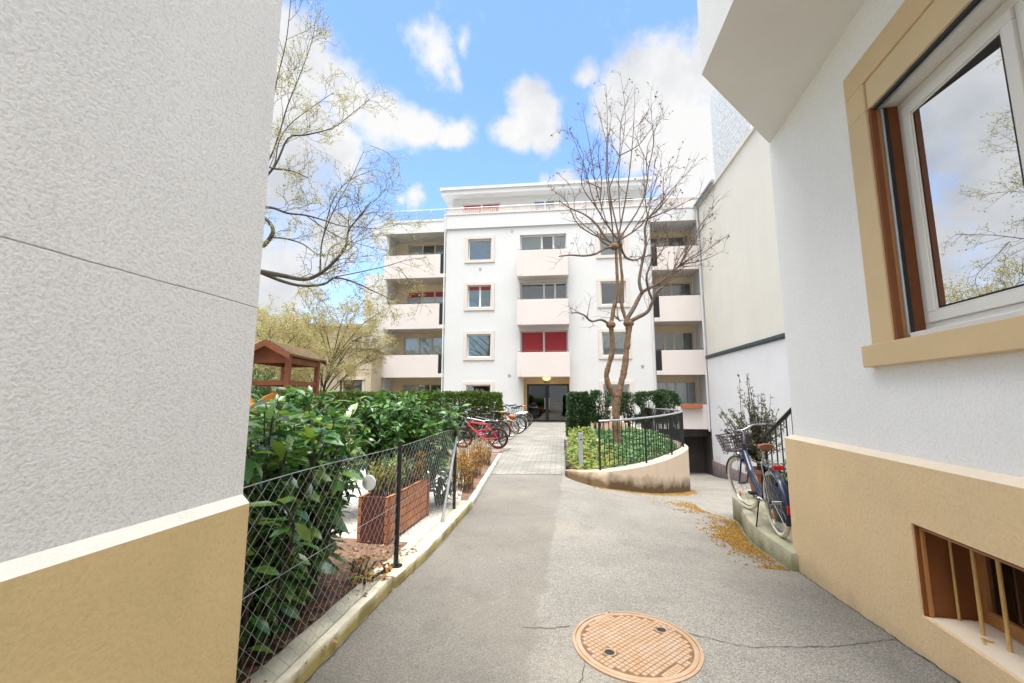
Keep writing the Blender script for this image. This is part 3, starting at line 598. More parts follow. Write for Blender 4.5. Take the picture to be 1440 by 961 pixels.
for (a0, a1) in ((wm+.0205, ws1-.056), (s0+.056, wm-.0205)):
    mb = MB(); mb.ring(FRR, a0, a1, wz0+.056, wz1-.061, .062, .198, .26); mb.ring(FRR, a0+.0625, a1-.0625, wz0+.1185, wz1-.1235, .012, .206, .255); obj('sash', mb, M['winframe'], wf, bevel=.005)
    mb = MB(); mb.ring(FRR, a0+.075, a1-.075, wz0+.131, wz1-.136, .010, .21, .25); obj('gasket', mb, M['rubber'], wf)
    mb = MB(); q0, q1, za, zb_ = a0+.0855, a1-.0855, wz0+.1415, wz1-.1465
    mb.box8([FRR(q0,.248,za),FRR(q1,.206,za),FRR(q1,.210,za),FRR(q0,.252,za),FRR(q0,.248,zb_),FRR(q1,.206,zb_),FRR(q1,.210,zb_),FRR(q0,.252,zb_)]); obj('pane', mb, M['glass_near'], wf)
mb = MB()
for k in range(60):
    u = s0 + .1 + k*(s1-s0-.2)/60; mb.fbox(FRR, u, u+.024, .52+.022*math.sin(k*1.3), .525+.022*math.sin(k*1.3), 1.75, 3.3)
obj('curtain', mb, M['curtain'], bR)
# barred cellar window
mb = MB(); mb.fbox(FRR, BAS[0]+.001, BAS[1]-.03, .02, .29, BAS[2]-.012, BAS[2]+.004); obj('cellar_sill', mb, M['cap_cream'], bR)
mb = MB(); mb.fbox(FRR, BAS[1]-.012, BAS[1]-.0005, .012, .36, BAS[2]+.004, BAS[3]-.0005); mb.fbox(FRR, BAS[0]+.001, BAS[1]-.0125, .012, .36, BAS[3]-.012, BAS[3]-.0005); obj('cellar_reveal', mb, M['reveal'], bR)
mb = MB(); mb.fbox(FRR, BAS[1]-.030, BAS[1]-.013, .03, .045, BAS[2]+.005, BAS[3]-.013); mb.fbox(FRR, BAS[0]+.01, BAS[1]-.031, .03, .045, BAS[3]-.028, BAS[3]-.013); obj('cellar_bead', mb, M['reveal_light'], bR)
for k in range(9):
    u = -1.728 - .152*k; mb = MB(); mb.tube([FRR(u, .16, BAS[2]-.012), FRR(u, .16, BAS[3]-.006)], .0095 if k else .007, 10); obj('security_bar', mb, M['bar'], bR, smooth=True)
mb = MB(); mb.tube([FRR(-1.955,.15,.275), FRR(-1.955,.10,.288), FRR(-1.985,.09,.288), FRR(-1.985,.09,.276)], .005, 6); obj('catch', mb, M['bar'], bR)
mb = MB(); mb.ring(FRR, BAS[0]+.002, BAS[1]-.014, BAS[2]+.006, BAS[3]-.014, .05, .28, .33, wb=.07); mb.fbox(FRR, -2.42, -2.36, .279, .331, BAS[2]+.077, BAS[3]-.066)
wf = obj('cellar_window', mb, M['reveal_light'], bR)
for (a0, a1) in ((-2.359, BAS[1]-.065), (BAS[0]+.053, -2.421)):
    mb = MB(); mb.fbox(FRR, a0, a1, .30, .304, BAS[2]+.077, BAS[3]-.065); obj('pane', mb, M['glass'], wf)

# ------------------------------------------------------------------ the facing apartment block
bl = empty('apartment_building', FAC(0, 0, 0), 'white five storey apartment block with beige balconies, closing the end of the courtyard', 'building')
def fwin(s0, s1, z0, z1, d, divs=(), frm='winframe', blind=None, curt=None, gl='glass', bh=1.0, name='window'):
    w_ = .065; mb = MB(); mb.ring(FAC, s0, s1, z0, z1, w_, d, d+.07)
    cuts = [s0+w_] + [c for c in divs] + [s1-w_]
    for c in divs: mb.fbox(FAC, c-.05, c+.05, d+.001, d+.069, z0+w_, z1-w_)
    f = obj(name, mb, M[frm], bl)
    for i in range(len(cuts)-1):
        a = cuts[i] + (.05 if i else 0); b = cuts[i+1] - (.05 if i < len(cuts)-2 else 0)
        mb = MB(); mb.fbox(FAC, a, b, d+.03, d+.036, z0+w_, z1-w_); obj('pane', mb, M[gl], f)
        if blind:
            mb = MB(); mb.fbox(FAC, a+.01, b-.01, d-.03, d-.022, z1-w_-(z1-z0-2*w_)*bh, z1-w_+.01); obj('blind', mb, M['red_blind'], f)
        if curt:
            mb = MB(); n = max(4, int((b-a)/.07)); ct = curt[i % len(curt)]
            if ct is None: continue
            for k in range(n):
                mb.fbox(FAC, a+(b-a)*k/n, a+(b-a)*(k+.96)/n, d+.075+.012*math.sin(k*2.1), d+.08+.012*math.sin(k*2.1), z0+.03, z1-.03)
            obj('curtain', mb, M[ct], f)
    return f
fl = [(9.27,10.89),(6.45,8.12),(3.6,5.27),(.8,2.42)]
holes = []
for c0_ in (-4.53, 3.0):
    for z0, z1 in fl: holes.append((c0_+.2, c0_+1.57, z0+.18, z1-.19))
ch = [(-1.28,1.35,8.35,10.83),(-1.28,1.35,5.55,8.0),(-1.28,1.35,2.78,5.22)]
door = (-1.15,1.42,.12,2.618)
holes += ch + [door]
mb = MB(); wall_holes(mb, FAC, -5.65, 6.0, -2.8, 11.95, .35, holes, 0); obj('wall', mb, M['facade'], bl)
mb = MB(); mb.fbox(FAC, -5.75, 6.1, -.07, .0, 11.36, 12.2); mb.fbox(FAC, -5.8, 6.15, -.1, .1, 12.2, 12.27); mb.fbox(FAC, -9.5, -5.8, -.12, .1, 11.86, 12.0); mb.fbox(FAC, 6.15, 8.85, -.12, .1, 11.95, 12.1); obj('cornice', mb, M['facade'], bl)
mb = MB(); mb.fbox(FAC, -5.65, 6.0, .001, 11, 11.951, 12.199); mb.fbox(FAC, -9.48, -5.651, -.1, 11, 11.2, 11.86); mb.fbox(FAC, 6.001, 8.8, -.1, 11, 11.25, 11.95); obj('roof', mb, M['facade'], bl)
# side walls of the bulk, back wall
mb = MB(); mb.fbox(FAC, -9.4, -9.1, 1.86, 11, -.3, 11.2); mb.fbox(FAC, 8.5, 8.8, 1.86, 11, -2.8, 11.25); mb.fbox(FAC, -9.09, 8.49, 10.7, 11, -2.8, 11.19)
mb.fbox(FAC, -5.65, -5.4, .351, 1.5, -.3, 11.19); mb.fbox(FAC, 5.75, 6.0, .351, 1.5, -2.8, 11.24); mb.fbox(FAC, 8.58, 8.8, .02, 1.49, -.1, 11.24); mb.fbox(FAC, -9.4, -9.25, .25, 1.49, -.3, 11.19)
mb.fbox(FAC, -11.0, -9.41, .9, 9, -.3, 9.05); obj('side_wall', mb, M['facade'], bl)
for z in (2.55, 5.35, 8.15): 
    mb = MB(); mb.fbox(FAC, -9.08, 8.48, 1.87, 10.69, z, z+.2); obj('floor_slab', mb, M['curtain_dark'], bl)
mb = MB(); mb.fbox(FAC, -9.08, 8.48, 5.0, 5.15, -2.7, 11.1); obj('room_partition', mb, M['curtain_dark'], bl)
# recessed bay walls
lh = [(-8.55,-6.02,8.8,11.1),(-8.5,-6.02,5.75,8.06),(-8.6,-6.02,2.95,5.21),(-8.65,-6.02,.2,2.35)]
mb = MB(); wall_holes(mb, FAC, -9.4, -5.4, -.3, 11.2, .35, lh, 1.5); obj('wall', mb, M['cream'], bl)
rh = [(6.2,8.52,8.8,10.97),(6.28,8.55,5.9,8.15),(6.28,8.5,3.0,5.26),(6.28,8.5,.25,2.42)]
mb = MB(); wall_holes(mb, FAC, 5.75, 8.57, -.3, 11.25, .35, rh, 1.5); obj('wall', mb, M['cream'], bl)
CU = ['curtain_green','curtain','curtain_dark','curtain']
for ci, c0_ in enumerate((-4.53, 3.0)):
    for fi, (z0, z1) in enumerate(fl):
        mb = MB(); mb.ring(FAC, c0_, c0_+1.77, z0, z1, .199, -.045, .0, wb=.179, wt=.189); obj('window_surround', mb, M['surround'], bl, bevel=.01)
        fwin(c0_+.2, c0_+1.57, z0+.18, z1-.19, .16, (c0_+.9,) if (ci, fi) == (0,1) else (), blind=(ci == 0 and fi == 1), bh=.13,
             curt=[[['curtain_green'],['curtain_green'],['curtain_green'],[None]],[['curtain'],[None],['curtain'],['curtain']]][ci][fi], gl='glass')
fwin(-1.28,1.35,8.35,10.83,.22,(-.05,.62), curt=['curtain',None,'curtain']); fwin(-1.28,1.35,5.55,8.0,.22,(.05,.68), curt=[None,None,None]); fwin(-1.28,1.35,2.78,5.22,.22,(.02,), blind=True, bh=1, curt=None)
for i, h in enumerate(lh): fwin(*h, 1.6, (h[0]+.95, h[0]+1.75), frm='winframe_beige', curt=[['curtain',None,'curtain_green'],[None,'curtain','curtain'],['curtain','curtain_green','curtain'],['curtain',None,None]][i], blind=(i == 1), bh=.12)
for i, h in enumerate(rh): fwin(*h, 1.6, (h[0]+.62, h[0]+1.12), frm='winframe_beige', curt=[[None,'curtain',None],[None,None,None],['curtain_dark']*3,['curtain','curtain','curtain']][i])
def balcony(s0, s1, d0, d1, zb, zt, left=True, right=True, gapL=False, gapR=False):
    t = .12; mb = MB(); mb.fbox(FAC, s0, s1, d0+t+.001, d1, zb+.02, zb+.2)
    sl0 = s0 + (.3 if gapL else 0); sl1 = s1 - (.3 if gapR else 0)
    mb.fbox(FAC, sl0, sl1, d0, d0+t, zb, zt)
    if gapL: mb.fbox(FAC, s0, sl0-.001, d0, d0+t, zb, zb+.22)
    if gapR: mb.fbox(FAC, sl1+.001, s1, d0, d0+t, zb, zb+.22)
    if left: mb.fbox(FAC, s0, s0+t, d0+t+.001, d1, zb+.201, zt)
    if right: mb.fbox(FAC, s1-t, s1, d0+t+.001, d1, zb+.201, zt)
    b = obj('balcony', mb, M['balcony'], bl, bevel=.008)
    r = MB(); r.tube([FAC(s0+.04, d0+.06, zt+.07), FAC(s1-.04, d0+.06, zt+.07)], .012, 6)
    n = max(2, int((s1-s0)/.9))
    for k in range(n+1): s = sl0+.06+(sl1-sl0-.12)*k/n; r.tube([FAC(s, d0+.06, zt-.01), FAC(s, d0+.06, zt+.07)], .008, 5)
    for g0, g1 in (((s0, sl0),) if gapL else ()) + (((sl1, s1),) if gapR else ()):
        for k in range(6): s = g0+.025+(g1-g0-.05)*k/5; r.tube([FAC(s, d0+.06, zb+.2), FAC(s, d0+.06, zt+.06)], .016, 5)
        r.fbox(FAC, g0+.02, g1-.02, d0+.075, d0+.085, zb+.24, zt)
    obj('railing', r, M['iron'], b)
    d_ = MB(); d_.tube([FAC(s0+.2, d0-.05, zb+.1), FAC(s0+.2, d0+.02, zb+.1)], .02, 6); obj('drain_spout', d_, M['galv'], b)
for zb, zt in ((8.14,9.62),(5.43,6.83),(2.62,3.93)): balcony(-1.4, 1.42, -.85, -.001, zb, zt)
for zb, zt in ((8.45,9.85),(5.44,6.90),(2.65,3.93)): balcony(-9.36, -5.66, -.1, 1.499, zb, zt, right=False, left=True, gapR=True)
for zb, zt in ((8.47,9.78),(5.6,7.0),(2.72,4.03)): balcony(6.01, 8.575, -.1, 1.499, zb, zt, left=False, right=False, gapL=True)
balcony(6.01, 8.575, -.1, 1.499, -.1, 1.16, left=False, right=False)
# entrance
mb = MB(); mb.fbox(FAC, -1.149, 1.419, .45, .6, 2.28, 2.617); mb.fbox(FAC, -1.149, -.965, .45, .6, .12, 2.279); mb.fbox(FAC, -1.149, -1.10, .002, .449, .12, 2.617); mb.fbox(FAC, 1.375, 1.419, .002, .449, .12, 2.617); mb.fbox(FAC, -1.099, 1.374, .002, .449, 2.57, 2.617)
obj('entrance_lining', mb, M['tan_trim'], bl)
mb = MB(); mb.ring(FAC, -.964, 1.374, .205, 2.279, .09, .46, .53); mb.fbox(FAC, .06, .24, .461, .529, .296, 2.188)
dr = obj('entrance_door', mb, M['black'], bl)
for a0, a1 in ((-.873, .059), (.241, 1.283)):
    mb = MB(); mb.fbox(FAC, a0, a1, .49, .496, .296, 2.188); obj('pane', mb, M['glass_door'], dr)
for s in (.03, .27):
    mb = MB(); mb.tube([FAC(s, .40, .9), FAC(s, .40, 1.5)], .015, 8); mb.tube([FAC(s,.40,1.0),FAC(s,.46,1.0)], .01, 6); mb.tube([FAC(s,.40,1.4),FAC(s,.46,1.4)], .01, 6); obj('door_handle', mb, M['alu'], dr)
mb = MB(); mb.fbox(FAC, .02, .30, .435, .449, 2.33, 2.45); sg = obj('number_plate', mb, M['black'], bl)
mb = MB()
for k, wdt in enumerate((.03,.05,.05)): mb.fbox(FAC, .07+k*.07, .07+k*.07+wdt, .431, .4345, 2.36, 2.42)
obj('numerals', mb, M['cap_white'], sg)
lm = bpy.data.materials.new('lamp_glow'); lm.use_nodes = True; p_ = lm.node_tree.nodes['Principled BSDF']; p_.inputs['Base Color'].default_value = (.9,.8,.4,1); p_.inputs['Emission Color'].default_value = (1,.72,.25,1); p_.inputs['Emission Strength'].default_value = .35
mb = MB(); c_ = FAC(.16, -.25, 2.54); mb.lathe([(.0,-.11),(.12,-.09),(.2,-.03),(.22,.05),(.22,.078)], c_, 16); ef = obj('ceiling_lamp', mb, lm, bl, smooth=True)
# roof terrace and penthouse
ph = [(-5.1,-2.7,12.3,13.72),(-.6,.75,12.3,13.78),(2.9,5.55,12.3,13.72)]
mb = MB(); wall_holes(mb, FAC, -5.75, 6.2, 12.2, 14.1, .3, ph, 1.75); mb.fbox(FAC, -5.75, -5.45, 2.051, 9, 12.2, 14.1); mb.fbox(FAC, 5.9, 6.2, 2.051, 9, 12.2, 14.1); mb.fbox(FAC, -5.44, 5.89, 8.7, 9, 12.2, 14.1)
obj('penthouse_wall', mb, M['facade'], bl)
mb = MB(); mb.fbox(FAC, -6.35, 6.45, 1.1, 9.6, 14.1, 14.38); mb.fbox(FAC, -6.42, 6.52, 1.03, 9.65, 14.38, 14.55); mb.fbox(FAC, -5.8, 6.0, 1.7, 9.0, 14.55, 14.62); obj('penthouse_roof', mb, M['facade'], bl)
fwin(*ph[0], 1.85, (-3.9,), blind=True, bh=.9); fwin(*ph[1], 1.85, (.1,)); fwin(*ph[2], 1.85, (3.8,4.7))
mb = MB(); mb.tube([FAC(-9.3,.15,12.72), FAC(-5.8,.15,12.72)], .014, 6); mb.tube([FAC(-5.75,.05,12.68), FAC(8.6,.05,12.68)], .018, 6)
for k in range(5): s = -9.3+3.5*k/4; mb.tube([FAC(s,.15,12.0),FAC(s,.15,12.72)], .014, 5)
for k in range(15): s = -5.7+14.3*k/14; mb.tube([FAC(s,.05,12.0 if s > 6.1 else 12.27),FAC(s,.05,12.68)], .018, 5)
tr_ = obj('terrace_railing', mb, M['galv'], bl)
mb = MB()
for k in range(14):
    s = -5.7+14.3*k/14
    for j in range(8): mb.fbox(FAC, s+.03+j*.12, s+.03+j*.12+.105, .075+.006*(j % 2), .081+.006*(j % 2), 12.29, 12.64)
obj('privacy_screen', mb, M['fabric_screen'], tr_)
mb = MB()
for k in range(4): s = -9.3+3.5*k/4; mb.fbox(FAC, s+.03, s+.84, .145, .151, 12.06, 12.68)
obj('glass_panel', mb, M['glass_clear'], tr_)
mb = MB(); mb.tube([FAC(-5.72,-.06,11.3),FAC(-5.72,-.06,10.6),FAC(-5.72,-.04,.3)], .045, 8); mb.tube([FAC(-5.72,-.06,12.1),FAC(-5.72,-.06,11.3)], .07, 8); obj('drainpipe', mb, M['facade'], bl)
for s_, z_ in ((-1.9,2.75),(-3.6,8.9),(2.2,5.9),(5.3,3.2),(-1.75,11.1)):
    mb = MB(); mb.ring(FAC, s_-.07, s_+.07, z_-.06, z_+.06, .012, -.02, -.001); mb.fbox(FAC, s_-.057, s_+.057, -.012, -.001, z_-.047, z_+.047); obj('wall_vent', mb, M['galv'], bl)
mb = MB(); mb.tube([FAC(5.9,-.06,11.3),FAC(5.9,-.05,.2)], .04, 8); obj('drainpipe', mb, M['facade'], bl)
# garage under the right bay
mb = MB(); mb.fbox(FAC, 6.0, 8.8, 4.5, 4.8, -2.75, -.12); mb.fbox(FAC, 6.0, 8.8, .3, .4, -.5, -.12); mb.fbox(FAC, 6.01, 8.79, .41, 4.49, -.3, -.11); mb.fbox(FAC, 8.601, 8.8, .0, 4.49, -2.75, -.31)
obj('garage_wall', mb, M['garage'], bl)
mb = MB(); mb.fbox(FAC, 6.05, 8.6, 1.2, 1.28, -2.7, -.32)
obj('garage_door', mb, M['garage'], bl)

# ------------------------------------------------------------------ neighbour on the right, ochre house and annex on the left
e2 = FAC.e2; e1 = FAC.e1; pB = FAC(8.81, -.3, 0)
FB = Fr((10.25, 22.55), e2, e1)
bn = empty('apartment_building', FB(-4, 0, -2.6), 'tall windowless beige house wall over a white base, right of the block', 'building')
mb = MB(); mb.fbox(FB, -13, -.25, .05, 10, 3.66, 11.9); obj('wall', mb, M['beige'], bn)
mb = MB(); mb.fbox(FB, -13, -.3, .0, 10, -1.62, 3.52); obj('base_wall', mb, M['lower_white'], bn)
mb = MB(); mb.fbox(FB, -13, -.3, -.05, 10, -3.2, -1.6201); obj('base_band', mb, M['base_mauve'], bn)
mb = MB(); mb.fbox(FB, -13.0, -.22, -.07, .049, 3.58, 3.70); mb.fbox(FB, -13.0, -.22, -.04, .10, 3.521, 3.579); obj('flashing', mb, M['flash'], bn)
mb = MB(); mb.fbox(FB, -13.1, -.1, -.03, 10, 11.9, 12.06); obj('roof', mb, M['beige'], bn)
mb = MB(); mb.tube([FB(-2.85,-.10,12.08), FB(-.05,-.10,12.08)], .085, 8); mb.fbox(FB, -2.85, -.05, -.08, -.031, 11.86, 12.05); obj('gutter', mb, M['slate'], bn)
mb = MB(); mb.fbox(FB, -6.9, -2.92, .0, 6, 12.061, 16.4); obj('roof_housing', mb, M['cladding'], bn)
mb = MB(); mb.fbox(FB, -8.2, -6.901, .3, 4, 12.061, 14.6); obj('dormer', mb, M['lower_white'], bn)
mb = MB(); mb.tube([FB(-.16,-.05,12),FB(-.16,-.05,-.2)], .05, 8); obj('drainpipe', mb, M['facade'], bn)
an = empty('annex', (-9, 23, 0), 'low beige annex with a flat roof and one small window, left of the white block', 'building')
FA = Fr((-7.45, 22.6), (1, .02, 0), (-.02, 1, 0))
mb = MB(); wall_holes(mb, FA, -9, 0, -.3, 4.02, .3, [(-1.62,-.45,1.55,2.45)], 0); mb.fbox(FA, -9, 0, .301, 4, 3.7, 4.02); mb.fbox(FA, -.3, 0, .301, 4, -.3, 3.69); obj('wall', mb, M['annex'], an)
mb = MB(); mb.fbox(FA, -9.1, .06, -.08, 4.1, 4.021, 4.14); obj('roof', mb, M['flash'], an)
mb = MB(); mb.ring(FA, -1.62, -.45, 1.55, 2.45, .07, .1, .16); mb.fbox(FA, -1.07, -1.0, .101, .159, 1.62, 2.38); wf = obj('window', mb, M['reveal'], an)
mb = MB(); mb.fbox(FA, -1.549, -1.071, .12, .126, 1.62, 2.38); mb.fbox(FA, -.999, -.521, .12, .126, 1.62, 2.38); obj('pane', mb, M['glass'], wf)
mb = MB(); mb.fbox(FA, -1.75, -.32, -.06, .0, 2.452, 2.56); mb.fbox(FA, -1.72, -1.621, -.02, 0, 1.45, 2.451); mb.fbox(FA, -.449, -.35, -.02, 0, 1.45, 2.451); obj('window_surround', mb, M['surround'], an)
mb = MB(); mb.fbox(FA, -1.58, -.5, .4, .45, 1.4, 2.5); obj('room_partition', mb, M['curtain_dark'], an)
oc = empty('ochre_house', (-14, 31, 0), 'plain ochre rendered house standing behind the low annex and spring trees', 'building')
mb = MB(); mb.box(-30, -10.35, 29, 38, -.3, 6.4); obj('wall', mb, M['ochre'], oc)
mb = MB(); mb.box(-30.2, -10.2, 28.8, 38.2, 6.4, 6.55); obj('roof', mb, M['ochre'], oc)
# ------------------------------------------------------------------ kerbs, beds, gravel, joints in the asphalt
def kerb(name, pts, wl, z0, z1, m, jag=0.0):
    fine = []
    for (x0,y0),(x1,y1) in zip(pts, pts[1:]):
        n = max(1, int(math.hypot(x1-x0,y1-y0)/.05))
        for k in range(n): fine.append((x0+(x1-x0)*k/n, y0+(y1-y0)*k/n))
    fine.append(pts[-1]); L_ = ribbon(fine, wl); mb = MB(); prof = []
    for i, (p, q) in enumerate(zip(fine, L_)):
        j = lambda s, a: jag*a*mnoise.noise(Vector((p[0]*9+s, p[1]*9, s*3.1)))
        b = .007 + abs(j(5, .5))
        tl = j(1, 1); dx = Vector((q[0]-p[0], q[1]-p[1])).normalized()
        P = lambda t, z: (p[0]+dx.x*t, p[1]+dx.y*t, z)
        zz = z1 + j(9, .9)
        prof.append([P(j(2,.8), z0), P(j(3,.9), zz-b), P(b+j(4,.9), zz), P(wl-b+j(6,.9), zz+j(7,.5)), P(wl+j(8,.9), zz-b), P(wl, z0)])
    vs = [v for r in prof for v in r]; n = 6
    mb.add(vs, [(i*n+k, i*n+k+1, (i+1)*n+k+1, (i+1)*n+k) for i in range(len(prof)-1) for k in range(n-1)] + [(0,1,2,3,4,5), tuple((len(prof)-1)*n+k for k in range(6))[::-1]])
    return structure(name, mb, m, smooth=True)
kerb('kerb', [(-1.245,1.62),(-1.106,2.48),(-.945,3.58)], .20, -.08, .105, M['kerb'], .010)
kerb('kerb', [(-.925,3.605),(-.80,4.24),(-.70,5.0),(-.555,6.13)], .24, -.08, .095, M['kerb'], .009)
kerb('kerb', [(-.545,6.16),(-.40,8.9),(-.258,11.4)], .085, -.08, .075, M['kerb2'], .006)
flat = lambda x, y: 0.0
def bumpz(x, y): return .03*mnoise.noise(Vector((x*2, y*2, .3))) + .012*mnoise.noise(Vector((x*9, y*9, 4)))
sheet('planting_soil', [(-1.44,1.64),(-1.30,2.48),(-1.15,3.58),(-1.14,3.61),(-1.04,4.26),(-1.02,4.5),(-1.9,4.6),(-2.6,4.0),(-3.4,1.64)], M['soil'], bumpz, .07, .1)
sheet('gravel', [(-1.02,4.5),(-.94,5.0),(-.79,6.13),(-.72,6.15),(-.9,8.6),(-4,9.5),(-7,9.5),(-8,2.6),(-3.2,2.6),(-2.6,4.0),(-1.9,4.6)], M['gravel'], flat, .062, .25)
sheet('planting_soil', [(-.63,6.17),(-.49,8.9),(-.345,11.4),(-1.6,11.4),(-1.3,8.7),(-.9,8.62),(-.72,6.17)], M['soil'], bumpz, .055, .12)
sheet('lawn', [(-.95,8.9),(-1.65,11.45),(-2.0,14),(-8,24),(-30,24),(-30,2.6),(-8.05,2.6),(-7.05,9.6),(-4,9.6)], mat('lawn', (.09,.10,.035), .95, .3, 3, .6, 60, col2=(.17,.15,.07)), lambda x, y: ground(x, y), .05, 1.0)
def crack(pts, w_, z=.004):
    fine = []
    for (x0,y0),(x1,y1) in zip(pts, pts[1:]):
        n = max(2, int(math.hypot(x1-x0,y1-y0)/.03))
        for k in range(n):
            t = k/n; fine.append((x0+(x1-x0)*t+.022*mnoise.noise(Vector((x0+t*8, y0*7+t*9, 2))), y0+(y1-y0)*t+.022*mnoise.noise(Vector((x1*5+t*9, t*8, 7)))))
    mb = MB(); vs = []
    for i, p in enumerate(fine):
        q = fine[min(i+1,len(fine)-1)]; o_ = fine[max(i-1,0)]; t = Vector((q[0]-o_[0], q[1]-o_[1])).normalized()
        ww = w_*(.35+.9*abs(mnoise.noise(Vector((p[0]*11, p[1]*11, 3)))))
        for s in (-1, 1): vs.append((p[0]-t.y*ww*s, p[1]+t.x*ww*s, ground(*p)+z))
    mb.add(vs, [(2*i, 2*i+1, 2*i+3, 2*i+2) for i in range(len(fine)-1)])
    structure('asphalt_crack', mb, M['asphalt_crack'])
crack([(.075,3.03),(.25,3.02),(.41,3.05)], .004); crack([(1.13,2.97),(1.4,2.80),(1.9,2.76),(2.4,2.86)], .004)
crack([(.42,2.68),(.38,2.52),(.30,2.3)], .003)
crack([(1.25,8.1),(1.9,7.3),(2.8,6.6),(3.0,6.5)], .006); crack([(1.0,6.9),(1.9,6.95),(2.5,7.4)], .004)

crack([tuple(FRR(u, -.012, 0)[:2]) for u in (-2.9,-2.2,-1.5,-.8,-.1)], .005, .006)
crack([(-1.232,1.66),(-1.093,2.48),(-.932,3.58)], .0035, .006); crack([(-.912,3.62),(-.787,4.24),(-.687,5.0),(-.542,6.13)], .0035, .006)
# ------------------------------------------------------------------ manhole
mc = Vector((.76, 2.845)); mr = .365; gz = ground(*mc) + .003
mh = empty('manhole_cover', (mc.x, mc.y, gz), 'round rusty cast iron manhole cover with a square grid, set in the asphalt', 'manhole cover')
mb = MB(); mb.lathe([(.385,-.03),(.385,.006),(.380,.009),(.368,.009),(.366,.0)], (mc.x,mc.y,gz), 72); obj('frame', mb, M['manhole'], mh, smooth=True)
mb = MB(); mb.lathe([(.361,-.03),(.361,.006),(.357,.0088),(.336,.0088),(.334,.005),(0,.005)], (mc.x,mc.y,gz), 72); cv = obj('cover', mb, M['manhole'], mh, smooth=True)
mb = MB(); ang = R(38); ca, sa = math.cos(ang), math.sin(ang); kh = [(.576,2.743),(.969,2.991)]; pl = [(.636,3.150),(.885,2.56)]
pit = .031
for i in range(-11, 12):
    for j in range(-11, 12):
        u, v = i*pit, j*pit; x, y = mc.x+u*ca-v*sa, mc.y+u*sa+v*ca
        if math.hypot(u, v) > .318: continue
        if any(math.hypot(x-a, y-b) < .045 for a, b in kh): continue
        if any(abs((x-a)*ca+(y-b)*sa) < .09 and abs(-(x-a)*sa+(y-b)*ca) < .032 for a, b in pl): continue
        h = pit*.435; q = lambda s, t, k: (x+(s*ca-t*sa)*h*k, y+(s*sa+t*ca)*h*k)
        mb.add([(*q(-1,-1,1),gz+.005),(*q(1,-1,1),gz+.005),(*q(1,1,1),gz+.005),(*q(-1,1,1),gz+.005),(*q(-1,-1,.9),gz+.0088),(*q(1,-1,.9),gz+.0088),(*q(1,1,.9),gz+.0088),(*q(-1,1,.9),gz+.0088)],
               [(4,5,6,7),(0,1,5,4),(1,2,6,5),(2,3,7,6),(3,0,4,7)])
obj('grid_studs', mb, M['manhole'], cv)
mb = MB(); mb.lathe([(.3335,.0052),(0,.0056)], (mc.x,mc.y,gz), 48); obj('groove', mb, M['manhole_dark'], cv)
for a, b in kh:
    mb = MB(); mb.lathe([(.040,.0062),(.040,.0088),(.032,.0088),(.030,.0063)], (a,b,gz), 18); obj('lifting_eye', mb, M['manhole'], cv, smooth=True)
    mb = MB(); mb.lathe([(.030,.0064),(0,.0066)], (a,b,gz), 18); obj('keyhole', mb, M['rubber'], cv)
for a, b in pl:
    f = lambda s, t: (a+s*ca-t*sa, b+s*sa+t*ca)
    mb = MB(); mb.box8([(*f(-.08,-.024),gz+.0062),(*f(.08,-.024),gz+.0062),(*f(.08,.024),gz+.0062),(*f(-.08,.024),gz+.0062),(*f(-.08,-.024),gz+.009),(*f(.08,-.024),gz+.009),(*f(.08,.024),gz+.009),(*f(-.08,.024),gz+.009)])
    for k in range(6):
        s = -.062+k*.0235; mb.box8([(*f(s,-.013),gz+.0091),(*f(s+.015,-.013),gz+.0091),(*f(s+.015,.013),gz+.0091),(*f(s,.013),gz+.0091),(*f(s,-.013),gz+.0115),(*f(s+.015,-.013),gz+.0115),(*f(s+.015,.013),gz+.0115),(*f(s,.013),gz+.0115)])
    obj('name_plate', mb, M['manhole'], cv)

# ------------------------------------------------------------------ leaf litter, moss (uncountable)
def litter(name, n, fn, m, lo, hi, label=None, flat_=.25):
    mb = MB()
    for _ in range(n):
        p = fn(); a = random.uniform(0, 6.28); d = Vector((math.cos(a), math.sin(a), random.uniform(-flat_, flat_))); L_ = random.uniform(lo, hi)
        mb.leaf(p, d, (random.uniform(-.3,.3), random.uniform(-.3,.3), 1), L_, L_*random.uniform(.45,.8), random.uniform(-.3,.4), random.uniform(-.3,.4))
    o = obj(name, mb, m, recalc=False); tag(o, label, None, None, 'stuff'); return o
def fence_x(y): return -1.235 + (y-1.85)*(.487/3.85)
def lit():
    y = random.uniform(1.7, 4.4); x = fence_x(y) - abs(random.gauss(0, .45)) + .06
    return (x, y, .078 + bumpz(x, y) + random.uniform(0, .02))
litter('leaf_litter', 1500, lit, M['leaf_litter'], .015, .05, 'dry brown fallen leaves under the laurel behind the wire fence')
def lit2():
    y = random.uniform(6.3, 11.3); x = -.65 + (y-6.2)*.05 - random.uniform(0, .5); return (x, y, .07 + bumpz(x, y) + random.uniform(0, .02))
litter('leaf_litter', 400, lit2, M['leaf_litter'], .02, .06, 'fallen leaves in the narrow bed beside the pale kerb')
def lit0():
    x, y = random.uniform(-.9, 2.4), random.uniform(2.2, 8.5); return (x, y, ground(x, y)+.006)
litter('scattered_bits', 90, lit0, M['leaf_litter'], .008, .03, 'small dry leaf bits scattered over the asphalt drive')
def lit3():
    y = random.uniform(1.8, 6); t = random.gauss(0, .05)
    return (-1.245+.2*0+(y-1.62)*.151+.03+abs(t)-.02 if y < 6 else 0, y, .006)
